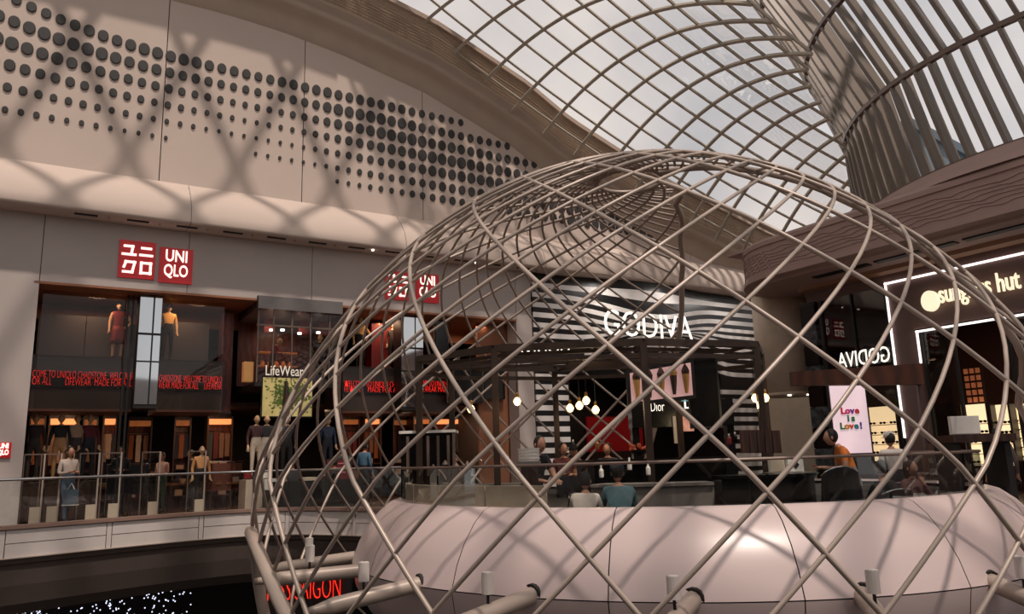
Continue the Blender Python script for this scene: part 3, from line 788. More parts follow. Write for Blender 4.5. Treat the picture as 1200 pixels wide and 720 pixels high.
# projecting glass showcase
v0 = sz(302, 350, .0)[0]; v1 = sz(400, 362, .0)[0]
vit = thing('glass_showcase', 'projecting two-storey glass showcase with a grey metal top fascia', 'showcase', WP(v0, .1, 2.6))
zt0 = sz(302, 346, .12)[1]; zt1 = sz(302, 361, .12)[1]
MB().wbox(v0, v1, -2.2, .12, zt1, zt0).build('top_fascia', GREYF, vit)
MB().wbox(v0 - .02, v0 - .005, -2.2, .1, zt1, zt0).build('side_fascia', mat('dark_side_fascia', (60, 46, 42), .5), vit)
zsb = sz(340, 445, .0)[1]
MB().wbox(v0, v1, -2.2, .0, zsb - .2, zsb - .1).build('floor_plate', DARK, vit)
MB().wbox(v0, v1, -2.25, -2.2, zsb, zt1).build('back_panel', REDWOOD, vit)
zm = sz(340, 382, 0)[1]
MB().wbox(v0, v1, -.03, .02, zm - .05, zm).build('transom', STEELD, vit)
for px in (302, 320, 342, 364, 386, 399):
    a = sz(px, 400, 0)[0]; MB().wbox(a - .015, a + .015, -.03, .02, zsb - .1, zt1).build('mullion', STEELD, vit)
for p0_, p1_ in ((302, 320), (320, 342), (342, 364), (364, 386), (386, 399)):
    a = sz(p0_, 400, 0)[0] + .02; b = sz(p1_, 400, 0)[0] - .02; MB().wbox(a, b, -.01, .0, zsb - .1, zm - .05).build('glass_pane', GLD, vit); MB().wbox(a, b, -.01, .0, zm, zt1).build('glass_pane', GLD, vit)
for px, w in ((310, .3), (352, .25), (375, .35), (392, .4)):
    a = sz(px, 400, -1.2)[0]; MB().wbox(a, a + w, -1.4, -1.3, zm, zt1).build('red_panel', REDP, vit)
for px, py in ((318, 388), (351, 392), (373, 391), (331, 388)):
    a, z = sz(px, py, -1); MB().lathe([(0, 0), (.06, 0), (.06, .05), (0, .05)], WP(a, -1, z), 10).build('downlight', SPOT, vit)
for k, zz in enumerate((zsb + .55, zsb + .95)):
    sf = MB().wbox(v0 + .5, v0 + 1.6, -1.9, -1.6, zz, zz + .03).build('shelf', WARMD, vit)
for k in range(5):
    a = v0 + .62 + k * .2
    j = thing('ornament_jar', ['small round amber jar at the left end of the showcase shelf', 'second small amber jar on the showcase shelf', 'middle amber jar on the showcase shelf', 'fourth amber jar on the showcase shelf', 'amber jar at the right end of the showcase shelf'][k], 'jar', WP(a, -1.75, zsb + .58), 'jars on the showcase shelf')
    MB().lathe([(.03, 0), (.06, .04), (.06, .1), (.03, .13)], WP(a, -1.75, zsb + .58), 10).build('body', WARMD, j); MB().lathe([(.032, .13), (.032, .15)], WP(a, -1.75, zsb + .58), 8).build('lid', BRASS, j)
# LifeWear lettering and plant poster
a, z = sz(333, 444, .06)
lwt = thing('lettering_sign', 'pale LifeWear lettering across the glass showcase', 'sign', WP(a, .05, z))
text('LifeWear', .40, mat('pale_letter', (226, 216, 200), .5, emit=.35), WP(a, .06, z), dvec, lwt, fit=1.02)
a, z0 = sz(307, 488, .02); b, z1 = sz(366, 444, .02)
po = thing('plant_poster', 'backlit poster of a leafy green bush on a pale yellow ground', 'poster', WP(a, .0, z0))
MB().wbox(a - .03, b + .03, -.05, .0, z0 - .03, z1 + .03).build('frame', DARK, po)
MB().wbox(a, b, -.01, .02, z0, z1).build('picture', mat('poster_yellow', (196, 180, 116), .5, emit=.18, var=.15, scale=3), po)
m = MB(); rr = random.Random(5)
GREEN = mat('poster_green', (84, 104, 40), .6, var=.35, scale=9, emit=.05)
for k in range(620):
    cx_, cz_ = (a + b) / 2 + rr.gauss(0, .33) * (b - a) * .75, z0 + (z1 - z0) * (.55 + rr.gauss(0, .2))
    if not (a + .05 < cx_ < b - .02 and z0 + .1 < cz_ < z1 - .03): continue
    if abs(cx_ - a) < .3 and rr.random() < .8: continue
    r_ = rr.uniform(.025, .06); an = rr.uniform(0, PI); k0 = len(m.v)
    for q in range(4): m.v.append(WP(cx_ + r_ * math.cos(an + q * PI / 2) * (1 if q % 2 else .5), .024 + .002 * (k % 3), cz_ + r_ * math.sin(an + q * PI / 2) * (1 if q % 2 else .5)))
    m.f.append((k0, k0 + 1, k0 + 2, k0 + 3))
tag(m.build('printed_leaves', GREEN, po), kind='stuff')
a1, _ = sz(335, 460, .02)
MB().tube([WP(a1, .03, z0), WP(a1 + .02, .03, z0 + .5), WP(a1, .03, z0 + .95)], [.12, .09, .04], 6).build('printed_trunk', BROWNW, po)
# cream carton hanging between
a, z0 = sz(286, 447, -.4); b, z1 = sz(298, 424, -.4)
t_ = thing('shopping_bag_display', 'cream paper bag standing on the ledge left of the LifeWear lettering', 'bag', WP(a, -.45, z0))
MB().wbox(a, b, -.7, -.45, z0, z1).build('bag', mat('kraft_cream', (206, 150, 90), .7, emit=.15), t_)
MB().tube([WP(a + .08, -.45, z1), WP(a + .12, -.45, z1 + .1), WP(b - .12, -.45, z1 + .1), WP(b - .08, -.45, z1)], .01, 5).build('handle', DARK, t_)

# red square signs
def stroke(m, pts, w, a, z, S, t=.075):
    for (x0, y0), (x1, y1) in zip(pts, pts[1:]):
        d = Vector((x1 - x0, y1 - y0)); L = d.length; d /= L; nx = Vector((-d.y, d.x)) * w / 2
        e = d * w / 2; c = [Vector((x0, y0)) - e - nx, Vector((x1, y1)) + e - nx, Vector((x1, y1)) + e + nx, Vector((x0, y0)) - e + nx]
        m.box8([WP(a + p.x * S, t - .03, z + p.y * S) for p in c] + [WP(a + p.x * S, t, z + p.y * S) for p in c])
KANA = [[(.14, .84), (.36, .84), (.33, .62)], [(.10, .62), (.44, .62)],
        [(.62, .82), (.86, .82)], [(.58, .63), (.90, .63)],
        [(.2, .42), (.15, .28)], [(.19, .42), (.44, .42), (.38, .15), (.14, .15)],
        [(.62, .42), (.88, .42), (.88, .15), (.62, .15), (.62, .42)]]
def red_sign(a, z, S, kana, lb, par_t=.05, side=None):
    t_ = thing('square_sign', lb, 'sign', WP(a, 0, z), 'red square shop signs')
    MB().wbox(a, a + S * .86, 0, par_t, z, z + S).build('plaque', SIGNRED, t_)
    if kana:
        m = MB()
        for st in KANA: stroke(m, [(x * .86, y) for x, y in st], .060, a, z, S)
        m.build('lettering', WHITEE, t_)
    else:
        text('UNI', S * .47, WHITEE, WP(a + S * .43, .06, z + S * .52), dvec, t_, off=.006, fit=S * .56)
        text('QLO', S * .47, WHITEE, WP(a + S * .43, .06, z + S * .10), dvec, t_, off=.006, fit=S * .62)
red_sign(1.46, 5.94, .97, True, 'red square sign with white Japanese characters, left of its twin above the shop window')
red_sign(2.40, 5.90, .93, False, 'red square sign reading UNI QLO above the mirror column')
red_sign(8.62, 5.98, .88, True, 'red square sign with Japanese characters partly behind the lattice')
red_sign(9.62, 5.98, .90, False, 'red square sign reading UNI QLO partly behind the lattice')
a, z = sz(-6, 537, 0)
red_sign(a, z, sz(0, 519, 0)[1] - z, False, 'small red square sign low on the pale left pier')

# ================================================================== STRIPED CHOCOLATE SHOP FRONT
WS = mat('stripe_white', (226, 220, 216), .35, var=.02); BS = mat('stripe_black', (22, 21, 22), .3, var=.1)
sf = thing('striped_facade', 'wavy black and white striped shop facade behind the lattice dome', 'shopfront', WP(13.9, 0, 0))
def sstep(x, a, b): x = min(1, max(0, (x - a) / (b - a))); return x * x * (3 - 2 * x)
def fz(s, z):
    up = sstep(z, 4.4, 6.2); w = sstep(s, 15.2, 18.6) - .6 * sstep(s, 20.5, 23.2)
    return z + (1 - up) * .85 * w * (1 if z > 3.7 else 0) - up * .5 * math.sin(PI * sstep(s, 15.0, 22.5)) * (1 - sstep(z, 6.7, 6.95))
def ft(s, z): return .10 + .5 * math.sin(PI * sstep(s, 14.6, 22.6)) * (.4 + .6 * sstep(z, 3.5, 6))
def stripe(a, b, z0, z1, m_, n=36):
    A = [WP(a + (b - a) * i / n, ft(a + (b - a) * i / n, z0), fz(a + (b - a) * i / n, z0)) for i in range(n + 1)]
    B = [WP(a + (b - a) * i / n, ft(a + (b - a) * i / n, z1), fz(a + (b - a) * i / n, z1)) for i in range(n + 1)]
    MB().ribbon(A, B, nvec * -.06).build('stripe', m_, sf)
z = 7.05; k = 0; PIT = .172
stripe(13.86, 24.62, 7.0, 7.32, BS)
z = 7.0
while z > .2:
    m_ = WS if k % 2 == 0 else BS; z0 = z - PIT
    if z0 > 3.75: stripe(13.86, 24.62, z0 + .003, z, m_)
    else: stripe(13.86, 15.15, z0 + .003, z, m_, 4); stripe(22.4, 24.62, z0 + .003, z, m_, 6)
    z = z0; k += 1
gs = thing('lettering_sign', 'white lit GODIVA lettering on the wavy striped facade', 'sign', WP(18, .8, 5.2))
a0, z0 = wpx(705, 402, .75); a1, z1 = wpx(806, 378, .75)
text('GODIVA', (z1 - z0) * 1.32, WHITEE, WP((a0 + a1) / 2, .92, z0), dvec, gs, fit=a1 - a0, ext=.02, off=-.012)
gi = struct('wall_chocolate_shop')
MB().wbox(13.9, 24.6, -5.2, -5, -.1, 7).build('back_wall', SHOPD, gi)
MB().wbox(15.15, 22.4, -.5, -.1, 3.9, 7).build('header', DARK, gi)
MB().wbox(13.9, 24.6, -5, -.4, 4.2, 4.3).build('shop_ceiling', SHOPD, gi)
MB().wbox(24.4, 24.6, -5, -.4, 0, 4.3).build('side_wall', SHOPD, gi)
a, z0 = wpx(690, 530, -2.5); b, z1 = wpx(752, 489, -2.5)
rp = thing('red_display_panel', 'glossy red display panel at the back of the striped shop', 'panel', WP(a, -2.5, z0))
MB().wbox(a, b, -2.6, -2.5, z0, z1).build('panel', mat('gloss_red', (150, 20, 22), .3, emit=.12), rp); MB().wbox(a - .05, b + .05, -2.65, -2.6, z0 - .05, z1 + .05).build('frame', DARK, rp)
MB().wbox(a, b, -2.6, -2.3, 0, z0).build('base', BROWNW, rp)

# ================================================================== CAFE ON THE ISLAND
def lx(px, py, Y): q = at(px, py, Y); return q
# pergola frame: eight-sided double ring on posts
GX, GY = 1.5, 14.4
pg = thing('pergola_frame', 'dark brown steel pergola ring on slim posts over the cafe', 'canopy', (PCX, PCY, IF))
def octo(r, z, n=8, rot=.2): return [(GX + r * 1.0 * math.sin(rot + 2 * PI * i / n), GY - r * .52 * math.cos(rot + 2 * PI * i / n), z) for i in range(n)]
PGM = mat('pergola_brown', (62, 48, 40), .4, .5)
for r, z, w in ((3.3, 3.0, .11), (3.3, 2.78, .07), (2.8, 2.92, .06)):
    P = octo(r, z)
    for i in range(8): MB().bar([P[i], P[(i + 1) % 8]], [(0, 0, 1)] * 2, w, w).build('ring_beam', PGM, pg)
P = octo(3.3, 3.0); Q = octo(2.8, 2.92)
for i in range(8):
    MB().bar([P[i], (P[i][0], P[i][1], IF)], [(1, 0, 0)] * 2, .11, .11).build('post', PGM, pg)
    MB().bar([P[i], Q[i]], [(0, 0, 1)] * 2, .06, .06).build('cross_beam', PGM, pg)
for i in range(4): MB().bar([Q[i], Q[i + 4]], [(0, 0, 1)] * 2, .06, .05).build('cross_beam', PGM, pg)
MB().box(GX - .5, GX + .5, GY - .5, GY + .5, 2.84, 2.90).build('hub_plate', PGM, pg)
ggl = thing('modelled_reflection', 'modelled reflection of the GODIVA sign, reversed white letters on dark glass between canopy beams', 'lettering', tuple(at(605, 418, 16.5)))  # reflection of the facade sign, built as solid glowing letters
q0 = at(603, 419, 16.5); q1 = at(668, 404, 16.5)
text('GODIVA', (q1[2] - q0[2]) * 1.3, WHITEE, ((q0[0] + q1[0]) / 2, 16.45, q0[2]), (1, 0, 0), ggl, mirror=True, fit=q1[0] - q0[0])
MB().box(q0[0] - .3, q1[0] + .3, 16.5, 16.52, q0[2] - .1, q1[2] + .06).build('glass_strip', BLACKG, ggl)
# pendants
for k, (px, py, Y, lb) in enumerate([(606, 471, 12.5, 'bright bare-bulb pendant left of the striped column'), (668, 479, 15, 'leftmost amber globe of the pendant cluster before the dark shop'), (679, 476, 14.6, 'second amber globe in the pendant cluster'),
        (687, 470, 14.2, 'highest amber globe in the pendant cluster'), (698, 481, 15.6, 'rightmost amber globe of the pendant cluster'), (552, 480, 13, 'bare-bulb pendant beside the left pergola post'),
        (885, 467, 13.6, 'left one of the paired bulbs near the right striped column'), (897, 467, 13.8, 'right one of the paired bulbs near the right striped column')]):
    c = at(px, py, Y); r = 4.6 * Y / 905
    p = thing('pendant_lamp', lb, 'lamp', tuple(c), 'bare bulb pendants under the pergola')
    MB().tube([(c[0], c[1], 2.9), (c[0], c[1], c[2] + r * 2.2)], .008, 5).build('cord', DARK, p)
    MB().lathe([(.022, r * 1.0), (.03, r * 1.3), (.03, r * 2.0), (.012, r * 2.3)], tuple(c), 10).build('socket', BRASS, p)
    MB().lathe([(.001, -r), (r * .6, -r * .8), (r, 0), (r * .8, r * .6), (r * .35, r * 1.1), (.02, r * 1.3)], tuple(c), 12).build('bulb', BULB, p, smooth=True)
    if k in (0, 3, 6):
        L = bpy.data.lights.new('pendant_glow', 'POINT'); L.energy = 10; L.color = (1, .75, .45); L.shadow_soft_size = .08
        lo = bpy.data.objects.new('pendant_glow', L); C.objects.link(lo); lo.location = (c[0], c[1], c[2] - r * 1.8)
# menu screens
def board(name, label, cat, p0, p1, Y, m_, frame=DARK, fw=.04, th=.06, lean=0):
    a = at(*p0, Y); b = at(*p1, Y)          # p0 lower-left, p1 upper-right
    o = thing(name, label, cat, (a[0], Y, a[2]))
    MB().box(a[0] - fw, b[0] + fw, Y, Y + th, a[2] - fw, b[2] + fw).build('frame', frame, o)
    MB().box(a[0], b[0], Y - .012, Y, a[2], b[2]).build('face', m_, o)
    return o, a, b
PINKSC = mat('pink_screen', (224, 176, 172), .4, emit=.35, var=.08, scale=2)
Y = 14.0
a = at(740, 472, Y); b = at(809, 424, Y)
ms_ = thing('menu_screen', 'pink lit menu screen picturing chocolate ice-cream cones', 'screen', tuple(a))
MB().box8([(a[0] - .06, Y, a[2] - .06), (b[0] + .06, Y, a[2] + .04), (b[0] + .06, Y + .12, a[2] + .04), (a[0] - .06, Y + .12, a[2] - .06),
           (a[0] - .06, Y, b[2] - .12), (b[0] + .06, Y, b[2] + .04), (b[0] + .06, Y + .12, b[2] + .04), (a[0] - .06, Y + .12, b[2] - .12)]).build('frame', DARK, ms_)
MB().box8([(a[0], Y - .012, a[2]), (b[0], Y - .012, a[2] + .1), (b[0], Y, a[2] + .1), (a[0], Y, a[2]),
           (a[0], Y - .012, b[2] - .18), (b[0], Y - .012, b[2] - .02), (b[0], Y, b[2] - .02), (a[0], Y, b[2] - .18)]).build('face', PINKSC, ms_)
CHOC = mat('chocolate_brown', (56, 30, 22), .5); GOLD = mat('golden_wafer', (196, 146, 84), .5)
for k in range(5):
    x = a[0] + (b[0] - a[0]) * (.1 + .2 * k); z0 = a[2] + .06 + .02 * k
    MB().lathe([(.03, 0), (.06, .26), (.065, .34)], (x, Y - .03, z0), 8).build('printed_cone', CHOC if k % 2 else GOLD, ms_)
    MB().lathe([(.065, .34), (.075, .40), (.045, .47), (.002, .54)], (x, Y - .03, z0), 8).build('printed_scoop', GOLD if k == 3 else CHOC, ms_)
bx_, _, _ = board('display_cabinet', 'tall black cabinet right of the pink menu screen', 'cabinet', (812, 500), (838, 420), 14.3, BLACKG)
tb = thing('tubular_rack', 'slim white tube rack before the right striped facade', 'rack', tuple(at(826, 462, 14.4)))
for x0 in (825, 838):
    q0 = at(x0, 462, 14.4); q1 = at(x0, 421, 14.4)
    MB().tube([tuple(q0), (q1[0], q1[1], q1[2] - .06), (q1[0] + .05, q1[1], q1[2])], .012, 6).build('upright', DARK, tb)
# perfume kiosk
Y = 17
a = at(745, 560, Y); b = at(832, 468, Y)
dk = thing('perfume_kiosk', 'black perfume counter with white Dior lettering below the menu screen', 'kiosk', (a[0], Y, 0))
MB().box(a[0], b[0] + .5, Y + .02, Y + .6, 1.75, b[2]).build('header', BLACKG, dk)
MB().box(a[0], b[0] + .5, Y + .05, Y + .5, 0, 1.0).build('counter', BLACKG, dk)
for x in (a[0], b[0] + .35): MB().box(x, x + .15, Y + .1, Y + .4, 1.0, 1.75).build('post', BLACKG, dk)
q = at(763, 486, Y); q2 = at(778, 475, Y)
text('Dior', .32, WHITEE, ((q[0] + q2[0]) / 2, Y + .0, q[2]), (1, 0, 0), dk, fit=q2[0] - q[0], off=-.006)
q = at(804, 483, Y); text('D', .36, WHITEE, (q[0] + .08, Y, q[2]), (1, 0, 0), dk)
a1 = at(797, 471, Y); b1 = at(813, 469, Y)
MB().box(a1[0], b1[0], Y - .02, Y, a1[2], b1[2]).build('teal_strip', mat('teal_glow', (90, 150, 160), .5, emit=.4), dk)
a1 = at(790, 520, Y); b1 = at(795, 488, Y); MB().box(a1[0], b1[0], Y - .05, Y, a1[2], b1[2]).build('side_post', BEIGE, dk)
a1 = at(799, 506, Y); b1 = at(812, 488, Y); MB().box(a1[0], b1[0], Y - .03, Y, a1[2], b1[2]).build('picture_panel', mat('portrait_panel', (210, 150, 130), .5, emit=.3, var=.4, scale=6), dk)

# counters on the island
def arc_block(name, label, cat, a0, a1, r0, r1, z0, z1, m_, top=None):
    o = thing(name, label, cat, ringpt((PCX, PCY), (r0 + r1) / 2, math.radians((a0 + a1) / 2), z0))
    n = 8; A0, A1 = math.radians(a0), math.radians(a1); m = MB(); k = 0
    for i in range(n + 1):
        a = A0 + (A1 - A0) * i / n
        m.v += [ringpt((PCX, PCY), r0, a, z0), ringpt((PCX, PCY), r1, a, z0), ringpt((PCX, PCY), r1, a, z1), ringpt((PCX, PCY), r0, a, z1)]
    for i in range(n):
        for j in range(4): m.f.append((i * 4 + j, i * 4 + (j + 1) % 4, i * 4 + 4 + (j + 1) % 4, i * 4 + 4 + j))
    m.f += [(3, 2, 1, 0), tuple(n * 4 + j for j in range(4))]
    m.build('body', m_, o)
    if top:
        A = [ringpt((PCX, PCY), r0 - .04, A0 + (A1 - A0) * i / n, z1) for i in range(n + 1)]; B = [ringpt((PCX, PCY), r1 + .04, A0 + (A1 - A0) * i / n, z1) for i in range(n + 1)]
        MB().ribbon(A, B, (0, 0, .04)).build('countertop', top, o)
    return o
arc_block('barista_counter', 'grey stone cafe counter behind the seated couple', 'counter', -30, -2, 3.0, 3.5, IF, .72, COUNTER, COUNTER)
arc_block('serving_counter', 'black serving counter in the middle of the island cafe', 'counter', -1, 20, 3.1, 3.7, IF, .80, BLACKG, BLACKG)
arc_block('back_bar', 'dark back bar along the rear of the island', 'counter', 150, 215, 2.6, 3.2, IF, .9, BROWNW, BLACKG)
Y = 14.2; a = at(470, 566, Y); b = at(530, 507, Y)
cm = thing('glass_fridge', 'black drinks cabinet with a white top behind the beige planter wall', 'cabinet', (a[0], Y, IF))
MB().box(a[0], b[0], Y, Y + .7, IF, b[2]).build('body', BLACKG, cm)
MB().box(a[0] - .03, b[0] + .06, Y - .05, Y + .72, b[2], b[2] + .05).build('top', WHITES, cm)
for k in range(5):
    x = a[0] + .1 + (b[0] - a[0] - .2) * k / 4; MB().box(x, x + .05, Y - .03, Y, a[2] + .1, b[2] - .05).build('door_rail', STEELD, cm)
for k, (px, w, h) in enumerate([(480, .10, .28), (494, .12, .34), (507, .12, .30), (520, .1, .32)]):
    q = at(px + 28, 566, 13.25); o = thing('drink_dispenser', ['leftmost glass dispenser behind the planter wall', 'tall second dispenser behind the planter wall', 'third glass dispenser behind the planter wall', 'rightmost glass dispenser by the arched tap'][k], 'dispenser', (q[0], 13.25, .76), 'drink dispensers')
    MB().lathe([(w * .5, .0), (w * .55, .02), (w * .5, .05)], (q[0], 13.25, .76), 12).build('foot', STEELD, o)
    MB().lathe([(w * .45, .05), (w * .45, h)], (q[0], 13.25, .76), 12).build('tank', GLDARK, o); MB().lathe([(w * .48, h), (w * .2, h + .05), (.01, h + .07)], (q[0], 13.25, .76), 12).build('lid', STEELD, o)
bb = at(502, 566, 13.2); be = at(628, 566, 13.2)
o = thing('prep_bench', 'long dark preparation bench behind the beige wall', 'bench', (bb[0], 13.2, IF))
MB().box(bb[0], be[0], 13.0, 13.5, .70, .76).build('top', COUNTER, o); MB().box(bb[0] + .05, be[0] - .05, 13.05, 13.45, IF, .70).build('body', BROWNW, o)
def tap(px, py, Y, h, lb):
    q = at(px, py, Y); o = thing('tap', lb, 'tap', (q[0], Y, q[2]))
    P = [(q[0] - .1, Y, q[2])] + [(q[0] - .1 * math.cos(t), Y, q[2] + h * .6 + .1 * math.sin(t)) for t in np.linspace(0, PI, 9)] + [(q[0] + .1, Y, q[2] + h * .35)]
    MB().tube(P, .012, 6).build('spout', CHROME, o); MB().lathe([(.03, -.02), (.02, .02)], (q[0] - .1, Y, q[2]), 8).build('base', CHROME, o)
tap(560, 556, 13.15, .25, 'low arched chrome tap on the preparation bench'); tap(590, 556, 13.15, .38, 'tall arched chrome tap at the bench end')
# stacked white lids
for k in range(4):
    q = at(620, 541, 10.9); z = q[2] + .0 + k * .045
    o = thing('plate_stack', ['bottom white tub in the stack on the counter', 'second white tub from the bottom of the stack', 'third white tub from the bottom of the stack', 'topmost white tub of the stack by the barista'][k], 'tub', (q[0], 10.9, z), 'white tubs stacked on the counter')
    MB().lathe([(.145, .0), (.15, .035)], (q[0], 10.9, z), 18).build('bowl', WHITES, o); MB().lathe([(.158, .032), (.158, .042), (.0, .042)], (q[0], 10.9, z), 18).build('rim', WHITES, o)
q = at(620, 541, 10.9)
o = thing('side_stand', 'slim stand holding the stack of white tubs', 'stand', (q[0], 10.9, IF)); MB().box(q[0] - .16, q[0] + .16, 10.75, 11.05, q[2] - .04, q[2]).build('top', COUNTER, o); MB().box(q[0] - .12, q[0] + .12, 10.8, 11.0, IF, q[2] - .04).build('pedestal', BROWNW, o)
# small goods: till, laptop screens, boards, flowers, cups
board('white_screen_back', 'back of a pale monitor standing on the dark right counter', 'monitor', (1116, 509), (1146, 488), 12.6, WHITES, WHITES, .01)
a = at(1098, 520, 12.9); b = at(1168, 509, 12.9)
o = thing('dark_counter', 'dark raised counter under the pale monitor', 'counter', (a[0], 12.9, IF)); MB().box(a[0], b[0], 12.4, 13.2, b[2] - .12, b[2]).build('top', BROWNW, o)
for x in (a[0] + .05, b[0] - .15): MB().box(x, x + .1, 12.5, 13.1, IF, b[2] - .12).build('leg', DARK, o)
for k in range(5):
    p0_ = (872 + k * 8.6, 530); 
    o, a, b = board('menu_board', ['leftmost brown menu board on the counter', 'second brown menu board from the left', 'middle brown menu board', 'fourth brown menu board', 'rightmost brown menu board beside the easel'][k], 'board', (870 + k * 9, 531), (877.5 + k * 9, 505), 12.6, BROWNW, REDWOOD, .006); o['group'] = 'brown menu boards on the counter'
o, a, b = board('price_card', 'white price card with a dark diamond print on the display table', 'card', (924, 553), (940, 537), 11.2, WHITES, WHITES, .01)
MB().box8([tuple(Vector(((a[0] + b[0]) / 2 + dx, 11.18, (a[2] + b[2]) / 2 + dz_))) for dx, dz_ in ((0, -.06), (.05, 0), (.0, .07), (-.05, 0))] + [tuple(Vector(((a[0] + b[0]) / 2 + dx, 11.19, (a[2] + b[2]) / 2 + dz_))) for dx, dz_ in ((0, -.06), (.05, 0), (.0, .07), (-.05, 0))]).build('print', DARK, o)
o, a, b = board('photo_card', 'pale photo card left of the diamond price card', 'card', (903, 553), (918, 538), 11.2, BEIGE, WHITES, .01)
a = at(900, 556, 11.3); b = at(950, 553, 11.3)
o = thing('display_table', 'wooden display table with a brass leg near the rim', 'table', (a[0], 11.3, IF)); MB().box(a[0], b[0], 11.0, 11.6, b[2] - .03, b[2]).build('top', COUNTER, o)
MB().box(a[0] + .03, b[0] - .05, 11.15, 11.55, IF, b[2] - .03).build('cabinet', BROWNW, o)
q = at(924, 590, 11.0); MB().tube([(q[0], 11.02, IF), (q[0] - .04, 11.02, b[2] - .03)], .012, 6).build('leg', BRASS, o)
rr = random.Random(11)
fb = thing('flower_bowl', 'bowl of orange flowers on the dark counter left of the kiosk', 'flowers', tuple(at(750, 532, 13.5)))
q = at(750, 534, 13.5); MB().lathe([(.05, 0), (.14, .05), (.16, .09)], (q[0], 13.5, q[2]), 14).build('bowl', DARK, fb)
for k in range(9): MB().ball((q[0] + rr.uniform(-.16, .16), 13.45 + rr.uniform(-.05, .05), q[2] + .13 + rr.uniform(-.03, .05)), .035).build('blossom', mat('orange_petal', (206, 96, 60), .6), fb)
q = at(745, 545, 13.6); MB().box(q[0] - .9, q[0] + 1.6, 13.3, 13.9, q[2], q[2] + .1).build('top', BLACKG, (o := thing('side_counter', 'long black side counter under the orange flowers', 'counter', (q[0], 13.6, IF))))
MB().box(q[0] - .85, q[0] + 1.5, 13.4, 13.85, IF, q[2]).build('body', BLACKG, o)
for k, (px, py) in enumerate([(672, 528), (700, 527), (705, 560), (760, 557), (738, 551), (855, 521), (862, 519)]):
    q = at(px, py, 11.7 if py > 540 else 13.3)
    o = thing('bottle', ['small dark bottle left of the flowers', 'small bottle behind the seated couple', 'white squeeze bottle on the grey counter', 'white pump bottle on the counter right of the capped man', 'paper cup beside the capped man', 'red fruit bowl vase on the counter', 'clear bottle beside the red vase'][k], 'bottle', tuple(q))
    MB().lathe([(.03, 0), (.035, .02), (.035, .1), (.012, .14)], tuple(q), 10).build('body', [DARK, BRASS, WHITES, WHITES, WHITES, REDP, GLDARK][k], o); MB().lathe([(.014, .14), (.014, .18)], tuple(q), 8).build('cap', WHITES, o)

